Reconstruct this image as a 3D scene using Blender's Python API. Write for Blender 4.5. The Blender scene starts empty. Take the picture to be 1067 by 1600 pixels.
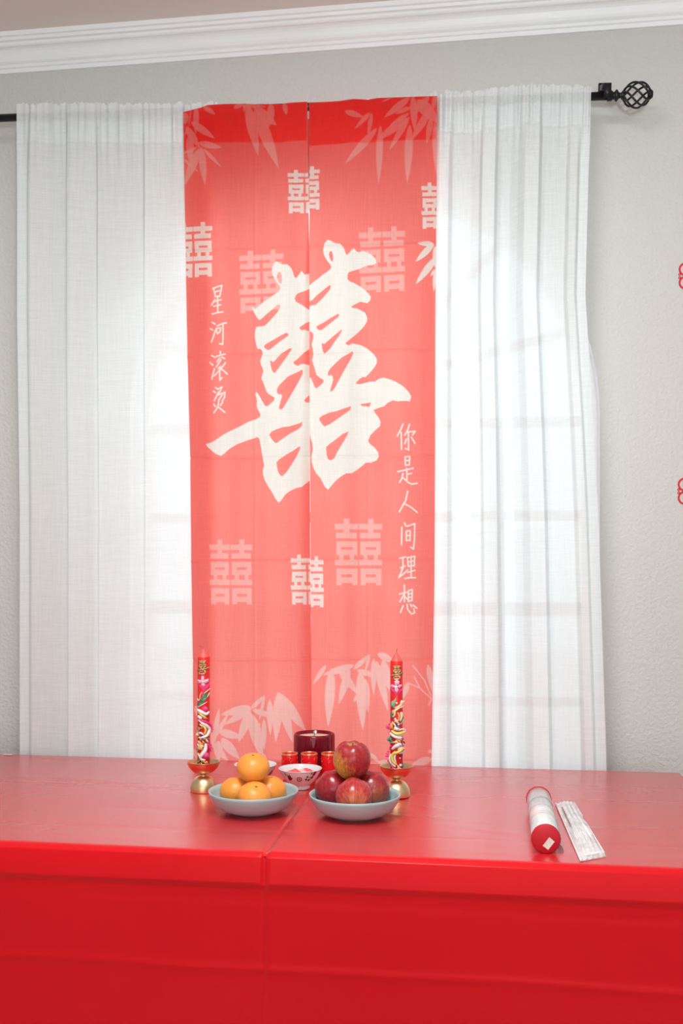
import bpy, bmesh, math, random
import numpy as np
from mathutils import Vector, Matrix
random.seed(7)
rng = np.random.default_rng(7)
PI = math.pi
S = bpy.context.scene
COL = S.collection

# ------------------------------------------------------------------ camera
F = 1556.0; HOR = 885.0; CX = 533.5; CAMZ = 1.24; YAW = math.radians(8.0)
cd = bpy.data.cameras.new('camera'); cam = bpy.data.objects.new('camera', cd); COL.objects.link(cam)
cam.location = (0, 0, CAMZ); cam.rotation_euler = (PI/2, 0, YAW)
cd.sensor_fit = 'AUTO'; cd.sensor_width = 36; cd.lens = F/1600*36; cd.shift_y = (HOR-800)/1600
cd.clip_start = 0.05
S.camera = cam

# ------------------------------------------------------------------ world, lights, exposure
W = bpy.data.worlds.new('overcast_sky'); S.world = W; W.use_nodes = True
bg = W.node_tree.nodes['Background']
bg.inputs[0].default_value = (0.86, 0.96, 1.0, 1); bg.inputs[1].default_value = 1.32
S.view_settings.view_transform = 'Standard'; S.view_settings.look = 'None'
S.view_settings.exposure = 0.06; S.view_settings.gamma = 1.0; S.view_settings.use_curve_mapping = False
S.cycles.use_denoising = True
S.cycles.max_bounces = 10; S.cycles.transparent_max_bounces = 24; S.cycles.transmission_bounces = 8
S.cycles.sample_clamp_indirect = 4

def area(name, loc, target, sx, sy, power, color=(1, 1, 1)):
    l = bpy.data.lights.new(name, 'AREA'); l.shape = 'RECTANGLE'; l.size = sx; l.size_y = sy
    l.energy = power; l.color = color
    o = bpy.data.objects.new(name, l); COL.objects.link(o); o.location = loc
    o.rotation_euler = (Vector(target)-Vector(loc)).to_track_quat('-Z', 'Y').to_euler()
    return o
sl = bpy.data.lights.new('hazy_sun', 'SUN'); sl.energy = 2.2; sl.angle = math.radians(34); sl.color = (0.90, 0.97, 1.0)
so = bpy.data.objects.new('hazy_sun', sl); COL.objects.link(so); so.location = (3, 5, 4)
so.rotation_euler = Vector((-0.66, -0.72, -0.20)).to_track_quat('-Z', 'Y').to_euler()
area('overhead_fill', (-0.33, 0.95, 2.62), (-0.33, 0.95, 0), 0.6, 0.6, 37, (1, 0.98, 0.94))  # added overhead fill, no known lamp there; brightens the tabletop
area('rear_fill', (0.2, -3.3, 1.5), (0.0, 2.6, 1.3), 4.0, 2.2, 24, (0.92, 0.99, 1.0))  # added fill light behind the camera, lifts the wall and cloth front
area('ceiling_bounce_fill', (0.3, -0.5, 1.5), (0.35, -0.1, 2.7), 0.25, 0.25, 47, (0.95, 1.0, 0.99))  # added fill light turned up at the ceiling to soften the room

# ------------------------------------------------------------------ helpers
sA, cA = math.sin(YAW), math.cos(YAW)
def at_y(px, py, Y):            # point of the vertical plane y = Y seen at that place of the photograph
    u = (px-CX)/F; v = (HOR-py)/F
    t = Y/(cA+u*sA)
    return Vector((t*(-sA+u*cA), Y, CAMZ+t*v))
def at_z(px, py, Z):            # point of the horizontal plane z = Z
    u = (px-CX)/F; v = (HOR-py)/F
    t = (Z-CAMZ)/v
    return Vector((t*(-sA+u*cA), t*(cA+u*sA), Z))

def link(o, parent=None):
    COL.objects.link(o)
    if parent is not None: o.parent = parent
    return o
def tag(o, label=None, cat=None, group=None, kind=None):
    if label: o['label'] = label
    if cat: o['category'] = cat
    if group: o['group'] = group
    if kind: o['kind'] = kind
    return o
def empty(name, loc=(0, 0, 0), rz=0.0):
    o = bpy.data.objects.new(name, None); o.location = loc; o.rotation_euler = (0, 0, rz)
    o.empty_display_size = 0.05
    return link(o)
def mesh_obj(name, verts, faces, m, parent=None, smooth=True):
    me = bpy.data.meshes.new(name)
    me.from_pydata([tuple(v) for v in verts], [], faces); me.update()
    if smooth: me.polygons.foreach_set('use_smooth', [True]*len(me.polygons))
    me.materials.append(m)
    return link(bpy.data.objects.new(name, me), parent)
def bm_obj(name, bm, m, parent=None, smooth=True, fix=True):
    if fix: bmesh.ops.recalc_face_normals(bm, faces=bm.faces)
    me = bpy.data.meshes.new(name); bm.to_mesh(me); bm.free()
    if smooth: me.polygons.foreach_set('use_smooth', [True]*len(me.polygons))
    me.materials.append(m)
    return link(bpy.data.objects.new(name, me), parent)
def copy_tree(o, parent=None):
    c = o.copy(); COL.objects.link(c); c.parent = parent
    for ch in list(o.children): copy_tree(ch, c)
    return c

def grid_np(name, P, m, parent=None, attr=None, smooth=True):
    """P: array rows x cols x 3 -> quad mesh"""
    R, C = P.shape[:2]
    me = bpy.data.meshes.new(name)
    idx = np.arange(R*C, dtype=np.int32).reshape(R, C)
    q = np.stack([idx[:-1, :-1], idx[1:, :-1], idx[1:, 1:], idx[:-1, 1:]], -1).reshape(-1, 4)
    n = len(q)
    me.vertices.add(R*C); me.vertices.foreach_set('co', P.reshape(-1).astype(np.float32))
    me.loops.add(n*4); me.loops.foreach_set('vertex_index', q.reshape(-1))
    me.polygons.add(n)
    me.polygons.foreach_set('loop_start', np.arange(0, n*4, 4, dtype=np.int32))
    me.polygons.foreach_set('use_smooth', np.ones(n, dtype=bool) if smooth else np.zeros(n, dtype=bool))
    me.update(calc_edges=True); me.validate()
    if attr is not None:
        a = me.attributes.new('ink', 'FLOAT', 'POINT'); a.data.foreach_set('value', attr.reshape(-1).astype(np.float32))
    me.materials.append(m)
    return link(bpy.data.objects.new(name, me), parent)

def add_box(bm, x0, x1, y0, y1, z0, z1, bev=0.0):
    r = bmesh.ops.create_cube(bm, size=1.0)
    for v in r['verts']:
        v.co = Vector(((x0+x1)/2+v.co.x*(x1-x0), (y0+y1)/2+v.co.y*(y1-y0), (z0+z1)/2+v.co.z*(z1-z0)))
    if bev > 0:
        es = list({e for v in r['verts'] for e in v.link_edges})
        bmesh.ops.bevel(bm, geom=es, offset=bev, segments=2, affect='EDGES', clamp_overlap=True)
def add_lathe(bm, prof, n=48, cx=0, cy=0, fn=None):
    rings = []
    for (r, z) in prof:
        if r < 1e-6: rings.append([bm.verts.new((cx, cy, z))])
        else:
            ring = []
            for i in range(n):
                a = 2*PI*i/n; rr, zz = (r, z) if fn is None else fn(r, z, a)
                ring.append(bm.verts.new((cx+rr*math.cos(a), cy+rr*math.sin(a), zz)))
            rings.append(ring)
    for A, B in zip(rings[:-1], rings[1:]):
        if len(A) == 1 and len(B) == 1: continue
        for i in range(n):
            j = (i+1) % n
            if len(A) == 1: bm.faces.new((A[0], B[i], B[j]))
            elif len(B) == 1: bm.faces.new((A[i], A[j], B[0]))
            else: bm.faces.new((A[i], A[j], B[j], B[i]))
def add_tube(bm, pts, rad, n=8, caps=True, flat=1.0):
    pts = [Vector(p) for p in pts]
    if not hasattr(rad, '__len__'): rad = [rad]*len(pts)
    rings = []; up = Vector((0, 0, 1))
    prevN = None
    for i, p in enumerate(pts):
        d = (pts[min(i+1, len(pts)-1)]-pts[max(i-1, 0)])
        d = d.normalized() if d.length > 1e-9 else Vector((0, 0, 1))
        if prevN is None:
            ref = Vector((0, 0, 1)) if abs(d.z) < 0.9 else Vector((0, 1, 0))
            N = d.cross(ref).normalized()
        else:
            N = (prevN-d*prevN.dot(d))
            N = N.normalized() if N.length > 1e-6 else d.orthogonal().normalized()
        prevN = N; B = d.cross(N)
        rings.append([bm.verts.new(p+(N*math.cos(2*PI*k/n)+B*math.sin(2*PI*k/n)*flat)*max(rad[i], 1e-5)) for k in range(n)])
    for A, B in zip(rings[:-1], rings[1:]):
        for k in range(n):
            j = (k+1) % n; bm.faces.new((A[k], A[j], B[j], B[k]))
    if caps:
        bm.faces.new(rings[0][::-1]); bm.faces.new(rings[-1])
def add_ball(bm, c, r, sub=2, sc=(1, 1, 1), rot=None):
    g = bmesh.ops.create_icosphere(bm, subdivisions=sub, radius=r)
    for v in g['verts']:
        w = Vector((v.co.x*sc[0], v.co.y*sc[1], v.co.z*sc[2]))
        if rot is not None: w = rot @ w
        v.co = w+Vector(c)
def spline(pts, n=8):
    pts = [Vector(p) for p in pts]; out = []
    for i in range(len(pts)-1):
        p0 = pts[max(i-1, 0)]; p1 = pts[i]; p2 = pts[i+1]; p3 = pts[min(i+2, len(pts)-1)]
        for k in range(n):
            t = k/n
            out.append(0.5*((2*p1)+(p2-p0)*t+(2*p0-5*p1+4*p2-p3)*t*t+(3*p1-p0-3*p2+p3)*t**3))
    out.append(pts[-1]); return out

# ------------------------------------------------------------------ materials
class NT:
    def __init__(s, name):
        s.m = bpy.data.materials.new(name); s.m.use_nodes = True
        s.t = s.m.node_tree; s.t.nodes.clear()
        s.out = s.t.nodes.new('ShaderNodeOutputMaterial')
    def n(s, typ, **kw):
        nd = s.t.nodes.new(typ)
        for k, v in kw.items():
            if k.startswith('i_'): nd.inputs[k[2:].replace('_', ' ')].default_value = v
            else: setattr(nd, k, v)
        return nd
    def l(s, a, b): s.t.links.new(a, b)
    def coord(s, scale=(1, 1, 1), kind='Object'):
        tc = s.n('ShaderNodeTexCoord'); mp = s.n('ShaderNodeMapping'); mp.inputs['Scale'].default_value = scale
        s.l(tc.outputs[kind], mp.inputs['Vector']); return mp.outputs['Vector']
    def noise(s, vec, scale, detail=4, rough=0.5):
        nd = s.n('ShaderNodeTexNoise'); nd.inputs['Scale'].default_value = scale
        nd.inputs['Detail'].default_value = detail; nd.inputs['Roughness'].default_value = rough
        s.l(vec, nd.inputs['Vector']); return nd.outputs['Fac']
    def ramp(s, fac, stops, interp='LINEAR'):
        nd = s.n('ShaderNodeValToRGB'); cr = nd.color_ramp; cr.interpolation = interp
        while len(cr.elements) < len(stops): cr.elements.new(0.5)
        for e, (p, c) in zip(cr.elements, stops):
            e.position = p; e.color = (*c, 1) if len(c) == 3 else c
        s.l(fac, nd.inputs[0]); return nd.outputs[0]
    def math(s, op, a, b=None, clamp=False):
        nd = s.n('ShaderNodeMath', operation=op); nd.use_clamp = clamp
        for i, x in enumerate((a, b)):
            if x is None: continue
            if isinstance(x, (int, float)): nd.inputs[i].default_value = x
            else: s.l(x, nd.inputs[i])
        return nd.outputs[0]
    def mixc(s, fac, a, b):
        nd = s.n('ShaderNodeMix', data_type='RGBA')
        for i, x in ((0, fac), (6, a), (7, b)):
            if isinstance(x, (int, float)): nd.inputs[i].default_value = x
            elif isinstance(x, tuple): nd.inputs[i].default_value = (*x, 1)
            else: s.l(x, nd.inputs[i])
        return nd.outputs[2]
    def bump(s, h, strength=0.2, dist=0.001):
        nd = s.n('ShaderNodeBump'); nd.inputs['Strength'].default_value = strength; nd.inputs['Distance'].default_value = dist
        s.l(h, nd.inputs['Height']); return nd.outputs[0]
    def bsdf(s, color, rough=0.5, metal=0.0, normal=None, **kw):
        b = s.n('ShaderNodeBsdfPrincipled')
        if isinstance(color, tuple): b.inputs['Base Color'].default_value = (*color, 1)
        else: s.l(color, b.inputs['Base Color'])
        if isinstance(rough, (int, float)): b.inputs['Roughness'].default_value = rough
        else: s.l(rough, b.inputs['Roughness'])
        b.inputs['Metallic'].default_value = metal
        if normal is not None: s.l(normal, b.inputs['Normal'])
        for k, v in kw.items(): b.inputs[k.replace('_', ' ')].default_value = v
        return b.outputs[0]
    def done(s, shader): s.l(shader, s.out.inputs[0]); return s.m

def simple(name, color, rough=0.5, metal=0.0, vary=0.08, nscale=40.0, bump=0.0, bscale=200.0, **kw):
    t = NT(name); v = t.coord()
    f = t.noise(v, nscale)
    lo = tuple(c*(1-vary) for c in color); hi = tuple(min(1, c*(1+vary)) for c in color)
    c = t.ramp(f, [(0.3, lo), (0.7, hi)])
    nm = t.bump(t.noise(v, bscale), bump, 0.001) if bump else None
    return t.done(t.bsdf(c, rough, metal, nm, **kw))

def wall_paint(name, color, strength=0.5, scale=105):
    t = NT(name); v = t.coord()
    h = t.noise(v, scale, 3, 0.55)
    h2 = t.ramp(h, [(0.38, (0, 0, 0)), (0.62, (1, 1, 1))])
    c = t.ramp(t.noise(v, 1.5), [(0.3, tuple(x*0.985 for x in color)), (0.7, color)])
    return t.done(t.bsdf(c, 0.75, 0, t.bump(h2, strength, 0.0017)))
M_WALL = wall_paint('wall_paint', (0.575, 0.58, 0.565))
M_CEIL = wall_paint('ceiling_paint', (0.79, 0.73, 0.69), 0.1, 60)
M_TRIM = simple('white_trim_paint', (0.86, 0.88, 0.90), 0.35, vary=0.02, nscale=5)
M_FLOOR = simple('floor_carpet', (0.42, 0.36, 0.30), 0.9, vary=0.2, nscale=150, bump=0.3)
M_FRAME = simple('window_frame_vinyl', (0.82, 0.83, 0.84), 0.35, vary=0.02)

def cloth_sheer():
    t = NT('white_sheer_linen')
    a = t.noise(t.coord((1, 1, 0.02)), 560, 3, 0.6)
    b = t.noise(t.coord((0.03, 0.03, 1)), 560, 3, 0.6)
    w = t.math('MULTIPLY', t.math('ADD', a, b), 0.5)
    tr = t.ramp(w, [(0.36, (0.17,)*3), (0.64, (0.07,)*3)])
    col = t.ramp(w, [(0.3, (0.83, 0.87, 0.885)), (0.7, (0.87, 0.915, 0.93))])
    d = t.n('ShaderNodeBsdfDiffuse'); t.l(col, d.inputs[0])
    tl = t.n('ShaderNodeBsdfTranslucent'); t.l(col, tl.inputs[0])
    nm = t.bump(w, 0.12, 0.0005); t.l(nm, d.inputs['Normal']); t.l(nm, tl.inputs['Normal'])
    mx = t.n('ShaderNodeMixShader'); mx.inputs[0].default_value = 0.40
    t.l(d.outputs[0], mx.inputs[1]); t.l(tl.outputs[0], mx.inputs[2])
    tp = t.n('ShaderNodeBsdfTransparent'); m2 = t.n('ShaderNodeMixShader')
    t.l(tr, m2.inputs[0]); t.l(mx.outputs[0], m2.inputs[1]); t.l(tp.outputs[0], m2.inputs[2])
    return t.done(m2.outputs[0])
M_SHEER = cloth_sheer()

def cloth_red():
    t = NT('printed_red_cloth')
    at = t.n('ShaderNodeAttribute', attribute_name='ink'); ink = at.outputs['Fac']
    a = t.noise(t.coord((1, 1, 0.03)), 500, 2, 0.6); b = t.noise(t.coord((0.03, 0.03, 1)), 500, 2, 0.6)
    w = t.math('MULTIPLY', t.math('ADD', a, b), 0.5)
    dc = t.mixc(ink, (0.88, 0.022, 0.028), (0.80, 0.77, 0.70))
    tc = t.mixc(ink, (1.0, 0.38, 0.32), (0.88, 0.85, 0.79))
    k = t.ramp(w, [(0.35, (0.90,)*3), (0.65, (1, 1, 1))])
    def mul(c):
        nd = t.n('ShaderNodeMix', data_type='RGBA', blend_type='MULTIPLY'); nd.inputs[0].default_value = 1
        t.l(c, nd.inputs[6]); t.l(k, nd.inputs[7]); return nd.outputs[2]
    d = t.n('ShaderNodeBsdfDiffuse'); t.l(mul(dc), d.inputs[0])
    tl = t.n('ShaderNodeBsdfTranslucent'); t.l(mul(tc), tl.inputs[0])
    nm = t.bump(w, 0.2, 0.0005); t.l(nm, d.inputs['Normal'])
    mx = t.n('ShaderNodeMixShader'); mx.inputs[0].default_value = 0.66
    t.l(d.outputs[0], mx.inputs[1]); t.l(tl.outputs[0], mx.inputs[2])
    return t.done(mx.outputs[0])
M_RED = cloth_red()

def cloth_table():
    t = NT('red_plastic_tablecloth'); v = t.coord()
    c = t.ramp(t.noise(v, 3.0), [(0.3, (0.84, 0.011, 0.020)), (0.7, (0.88, 0.014, 0.024))])
    h = t.noise(v, 260, 2)
    nm = t.bump(h, 0.02, 0.0003)
    d = t.n('ShaderNodeBsdfDiffuse'); t.l(c, d.inputs[0]); t.l(nm, d.inputs['Normal'])
    tl = t.n('ShaderNodeBsdfTranslucent'); t.l(c, tl.inputs[0]); dm = t.n('ShaderNodeMixShader'); dm.inputs[0].default_value = 0.38
    t.l(d.outputs[0], dm.inputs[1]); t.l(tl.outputs[0], dm.inputs[2]); d = dm
    g = t.n('ShaderNodeBsdfGlossy'); g.inputs['Roughness'].default_value = 0.27; t.l(nm, g.inputs['Normal'])
    lw = t.n('ShaderNodeLayerWeight'); lw.inputs[0].default_value = 0.5
    fz = t.math('ADD', t.math('MULTIPLY', t.math('POWER', lw.outputs['Facing'], 3.0), 1.05), 0.010, True)
    fz = t.math('MINIMUM', fz, 0.56)
    m0 = t.n('ShaderNodeMixShader'); t.l(fz, m0.inputs[0]); t.l(d.outputs[0], m0.inputs[1]); t.l(g.outputs[0], m0.inputs[2]); p = m0.outputs[0]
    return t.done(p)
M_TCLOTH = cloth_table()
M_BLACK = simple('black_iron', (0.012, 0.012, 0.014), 0.38, 0.3, vary=0.3, bump=0.05)
M_PLASTIC = simple('white_table_plastic', (0.86, 0.85, 0.84), 0.5, vary=0.03, bump=0.1, bscale=300)
M_STEEL = simple('grey_leg_steel', (0.35, 0.35, 0.36), 0.4, 0.8)
M_BOWL = simple('pale_blue_glaze', (0.34, 0.49, 0.51), 0.28, vary=0.05, nscale=30)
M_GOLD = simple('brushed_gold', (0.80, 0.61, 0.36), 0.36, 1.0, vary=0.08, nscale=60, bump=0.03)
M_GOLDP = simple('gold_paint', (0.80, 0.58, 0.22), 0.3, 0.9, vary=0.2, nscale=200)
M_OLDGOLD = simple('antique_gold_paint', (0.50, 0.38, 0.18), 0.4, 0.6, vary=0.5, nscale=300)
M_WAX = simple('red_candle_wax', (0.72, 0.015, 0.018), 0.35, vary=0.06, nscale=25, Subsurface_Weight=0.0)
M_WAXDUST = simple('pale_red_candle_tip', (0.78, 0.10, 0.09), 0.5, vary=0.1, nscale=80)
M_WICK = simple('wick_string', (0.25, 0.12, 0.10), 0.9, vary=0.3)
M_PINK = simple('hot_pink_paint', (0.88, 0.05, 0.24), 0.4, vary=0.25, nscale=160)
M_LILAC = simple('pale_lilac_paint', (0.84, 0.46, 0.66), 0.45, vary=0.12, nscale=150)
M_WHITEP = simple('pearl_white_paint', (0.78, 0.74, 0.76), 0.35, vary=0.1, nscale=200)
M_GREEN = simple('leaf_green_paint', (0.06, 0.24, 0.14), 0.45, vary=0.5, nscale=150)
M_PALEGREEN = simple('pale_green_paint', (0.25, 0.45, 0.27), 0.45, vary=0.35, nscale=150)
M_YELLOW = simple('yellow_paint', (0.80, 0.58, 0.12), 0.4, vary=0.15, nscale=150)
M_ORANGEP = simple('orange_paint', (0.85, 0.33, 0.10), 0.4, vary=0.25, nscale=150)
M_CREAMP = simple('cream_paint', (0.80, 0.66, 0.45), 0.45, vary=0.15, nscale=150)
M_BLUEP = simple('blue_paint', (0.07, 0.17, 0.33), 0.35, vary=0.3, nscale=150)
M_DARKP = simple('black_paint', (0.03, 0.03, 0.03), 0.4)
M_PORC = simple('white_porcelain', (0.74, 0.74, 0.77), 0.12, vary=0.02)
M_MAROON = simple('maroon_print', (0.22, 0.008, 0.03), 0.2, vary=0.4, nscale=200)
M_DKGREEN = simple('dark_green_print', (0.02, 0.045, 0.025), 0.2, vary=0.4, nscale=200)
M_SEAL = simple('red_seal_print', (0.42, 0.05, 0.07), 0.2, vary=0.2)
M_CUP = simple('red_cup_glaze', (0.74, 0.006, 0.014), 0.10, vary=0.05)
M_WAXCREAM = simple('cream_candle_wax', (0.72, 0.62, 0.48), 0.45, vary=0.06, nscale=30)
M_REDCAP = simple('red_cap_plastic', (0.50, 0.003, 0.018), 0.62, vary=0.05)
M_STICKER = simple('paper_sticker', (0.72, 0.68, 0.60), 0.7, vary=0.1, nscale=250)
M_PAPERRED = simple('red_cut_paper', (0.58, 0.008, 0.025), 0.6, vary=0.08)
M_PINKBALL = simple('pink_rice_dough', (0.80, 0.10, 0.13), 0.3, vary=0.1, nscale=60)
M_PALEBALL = simple('pale_rice_dough', (0.82, 0.50, 0.47), 0.3, vary=0.08, nscale=60)
M_CUTLERY = simple('white_cutlery_plastic', (0.80, 0.80, 0.82), 0.3, vary=0.02)
M_TAPE = simple('pale_tape', (0.72, 0.55, 0.55), 0.4, vary=0.05)
M_BARK = simple('tree_bark', (0.16, 0.12, 0.09), 0.9, vary=0.3)
M_LEAF = simple('tree_leaves', (0.10, 0.16, 0.07), 0.6, vary=0.4, nscale=8)
M_PATIO = simple('pale_patio', (0.72, 0.71, 0.68), 0.8, vary=0.1, nscale=3)

def glassy(name, tint, gloss=0.06, rough=0.02, alpha_col=None):
    t = NT(name)
    tp = t.n('ShaderNodeBsdfTransparent'); tp.inputs[0].default_value = (*tint, 1)
    g = t.n('ShaderNodeBsdfGlossy'); g.inputs['Roughness'].default_value = rough
    lw = t.n('ShaderNodeLayerWeight'); lw.inputs[0].default_value = 0.3
    f = t.math('ADD', t.math('MULTIPLY', lw.outputs['Facing'], 0.35), gloss, True)
    m = t.n('ShaderNodeMixShader'); t.l(f, m.inputs[0]); t.l(tp.outputs[0], m.inputs[1]); t.l(g.outputs[0], m.inputs[2])
    return t.done(m.outputs[0])
M_GLASS = glassy('window_glass', (0.95, 0.97, 0.97), 0.02)
def film():
    t = NT('clear_film'); n1 = t.noise(t.coord(), 28, 2, 0.5)
    tp = t.n('ShaderNodeBsdfTransparent'); p = t.bsdf((0.86, 0.87, 0.89), 0.18, 0, t.bump(n1, 0.25, 0.001))
    m = t.n('ShaderNodeMixShader'); t.l(t.ramp(n1, [(0.35, (0.45,)*3), (0.65, (0.75,)*3)]), m.inputs[0]); t.l(tp.outputs[0], m.inputs[1]); t.l(p, m.inputs[2])
    return t.done(m.outputs[0])
M_FILM = film()
M_SYRUP = glassy('clear_pink_syrup', (0.95, 0.72, 0.72), 0.08)

def jar_glass():
    t = NT('dark_red_jar_glass')
    p = t.bsdf((0.24, 0.003, 0.022), 0.06, 0, None, Coat_Weight=0.3)
    tp = t.n('ShaderNodeBsdfTransparent'); tp.inputs[0].default_value = (0.62, 0.012, 0.06, 1)
    m = t.n('ShaderNodeMixShader'); m.inputs[0].default_value = 0.45
    t.l(p, m.inputs[1]); t.l(tp.outputs[0], m.inputs[2]); return t.done(m.outputs[0])
M_JAR = jar_glass()

def orange_skin():
    t = NT('orange_peel'); v = t.coord()
    c = t.ramp(t.noise(v, 18, 3), [(0.3, (0.83, 0.27, 0.035)), (0.7, (0.90, 0.37, 0.06))])
    vo = t.n('ShaderNodeTexVoronoi'); vo.inputs['Scale'].default_value = 420; t.l(v, vo.inputs['Vector'])
    return t.done(t.bsdf(c, 0.38, 0, t.bump(vo.outputs['Distance'], 0.25, 0.0006), Subsurface_Weight=0.0))
M_ORANGE = orange_skin()

def apple_skin(name, dirv, amount, red=(0.30, 0.012, 0.022), red2=(0.46, 0.035, 0.035), yel=(0.72, 0.42, 0.07)):
    t = NT(name); v = t.coord()
    sep = t.n('ShaderNodeSeparateXYZ'); t.l(v, sep.inputs[0])
    ang = t.math('ARCTAN2', sep.outputs[1], sep.outputs[0])
    cmb = t.n('ShaderNodeCombineXYZ'); t.l(t.math('COSINE', ang), cmb.inputs[0]); t.l(t.math('SINE', ang), cmb.inputs[1])
    t.l(t.math('MULTIPLY', sep.outputs[2], 12.0), cmb.inputs[2])
    st = t.noise(cmb.outputs[0], 9, 5, 0.65)
    base = t.ramp(st, [(0.35, red), (0.65, red2)])
    dt = t.n('ShaderNodeVectorMath', operation='DOT_PRODUCT'); t.l(v, dt.inputs[0]); dt.inputs[1].default_value = dirv
    d = t.math('MULTIPLY', dt.outputs['Value'], 1/0.037)
    d = t.math('ADD', d, t.math('MULTIPLY', t.math('SUBTRACT', st, 0.5), 1.1))
    k = t.ramp(d, [(0.35, (0, 0, 0)), (1.0, (amount,)*3)])
    c = t.mixc(k, base, yel)
    vo = t.n('ShaderNodeTexVoronoi'); vo.inputs['Scale'].default_value = 230; t.l(v, vo.inputs['Vector'])
    dots = t.ramp(vo.outputs['Distance'], [(0.08, (0.18,)*3), (0.18, (0, 0, 0))])
    c = t.mixc(dots, c, (0.75, 0.5, 0.3))
    # russet in the stem cavity
    r2 = t.math('SQRT', t.math('ADD', t.math('POWER', sep.outputs[0], 2.0), t.math('POWER', sep.outputs[1], 2.0)))
    cav = t.math('MULTIPLY', t.math('GREATER_THAN', sep.outputs[2], 0.015), t.ramp(r2, [(0.006, (1, 1, 1)), (0.0125, (0, 0, 0))]))
    c = t.mixc(cav, c, (0.45, 0.30, 0.13))
    return t.done(t.bsdf(c, 0.24, 0, None, Specular_IOR_Level=0.5))

def foil():
    t = NT('silver_foil_paper'); v = t.coord()
    n1 = t.noise(t.coord((1, 1, 0.25)), 55, 2)
    c = t.ramp(n1, [(0.35, (0.66, 0.70, 0.71)), (0.65, (0.88, 0.90, 0.91))])
    return t.done(t.bsdf(c, 0.25, 0.35, t.bump(n1, 0.25, 0.001)))
M_FOIL = foil()
M_FOILBAND = simple('pale_pink_band', (0.80, 0.64, 0.66), 0.3, 0.4, vary=0.1)  # pale pink colour of the bands round the foil body
M_GREYBAND = simple('grey_band_print', (0.58, 0.61, 0.62), 0.3, 0.5, vary=0.1)

# ================================================================== SETTING
YW = 2.60; THK = 0.12
xL = at_y(203, 700, YW).x; xR = at_y(937, 700, YW).x
acx = (xL+xR)/2; AR = (xR-xL)/2; zS = at_y(570, 655, YW).z; zSill = 0.64
XW0, XW1, YB, ZC = -2.6, 2.9, -3.6, 2.685
NA = 48
EL = 1.055
arc = [(acx+AR*math.cos(PI-PI*i/NA), zS+AR*EL*math.sin(PI-PI*i/NA)) for i in range(NA+1)]
def wall_face(bm, y, flip):
    def q(*p):
        vs = [bm.verts.new((a, y, b)) for a, b in p]
        bm.faces.new(vs[::-1] if flip else vs)
    q((XW0, 0), (xL, 0), (xL, ZC), (XW0, ZC)); q((xR, 0), (XW1, 0), (XW1, ZC), (xR, ZC))
    q((xL, 0), (xR, 0), (xR, zSill), (xL, zSill))
    for (a, b), (c, d) in zip(arc[:-1], arc[1:]): q((a, b), (c, d), (c, ZC), (a, ZC))
bm = bmesh.new(); wall_face(bm, YW, False); wall_face(bm, YW+THK, True)
bmesh.ops.remove_doubles(bm, verts=bm.verts, dist=1e-5)
tag(bm_obj('wall_back', bm, M_WALL, smooth=False, fix=False), kind='structure')
bm = bmesh.new(); loop = [(xL, zSill)]+arc+[(xR, zSill)]
for (a, b), (c, d) in zip(loop, loop[1:]+loop[:1]):
    bm.faces.new([bm.verts.new(p) for p in ((a, YW, b), (a, YW+THK, b), (c, YW+THK, d), (c, YW, d))])
tag(bm_obj('trim_2', bm, M_TRIM, smooth=False, fix=False), kind='structure')

def slab(name, m, *b):
    bm = bmesh.new(); add_box(bm, *b); return tag(bm_obj(name, bm, m, smooth=False), kind='structure')
slab('wall_left', M_WALL, XW0-0.1, XW0, YB, YW, 0, ZC)
slab('wall_right', M_WALL, XW1, XW1+0.1, YB, YW, 0, ZC)
bm = bmesh.new()     # rear wall with a wide patio door opening, behind the camera
add_box(bm, XW0, -1.9, YB-0.1, YB, 0, ZC); add_box(bm, 2.2, XW1, YB-0.1, YB, 0, ZC); add_box(bm, -1.9, 2.2, YB-0.1, YB, 2.3, ZC)
tag(bm_obj('wall_front', bm, M_WALL, smooth=False), kind='structure')
slab('floor', M_FLOOR, XW0-0.1, XW1+0.1, YB-0.1, YW+THK, -0.05, 0)
slab('ceiling', M_CEIL, XW0-0.1, XW1+0.1, YB-0.1, YW+THK, ZC, ZC+0.05)
slab('ground_outside', M_PATIO, -9, 9, YW+THK+0.01, 16, -0.2, -0.1)

# crown moulding: stepped cove profile run along the wall
prof = [(0, 2.600), (0.008, 2.600), (0.010, 2.610), (0.014, 2.612), (0.0155, 2.619), (0.020, 2.622)]
for i in range(7):
    a = i/6*PI/2
    prof.append((0.022+0.022*(1-math.cos(a)), 2.624+0.030*math.sin(a)))
prof += [(0.047, 2.657), (0.048, 2.663), (0.055, 2.665), (0.057, 2.672), (0.062, 2.674), (0.064, ZC), (0, ZC)]
V = []; Fs = []
for x in (XW0, XW1):
    for p, z in prof: V.append((x, YW-p, z))
n = len(prof)
for i in range(n): Fs.append((i, (i+1) % n, n+(i+1) % n, n+i))
tag(mesh_obj('trim_1', V, Fs, M_TRIM, smooth=False), kind='structure')
slab('baseboard_back', M_TRIM, XW0, XW1, YW-0.014, YW, 0, 0.09)

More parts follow.
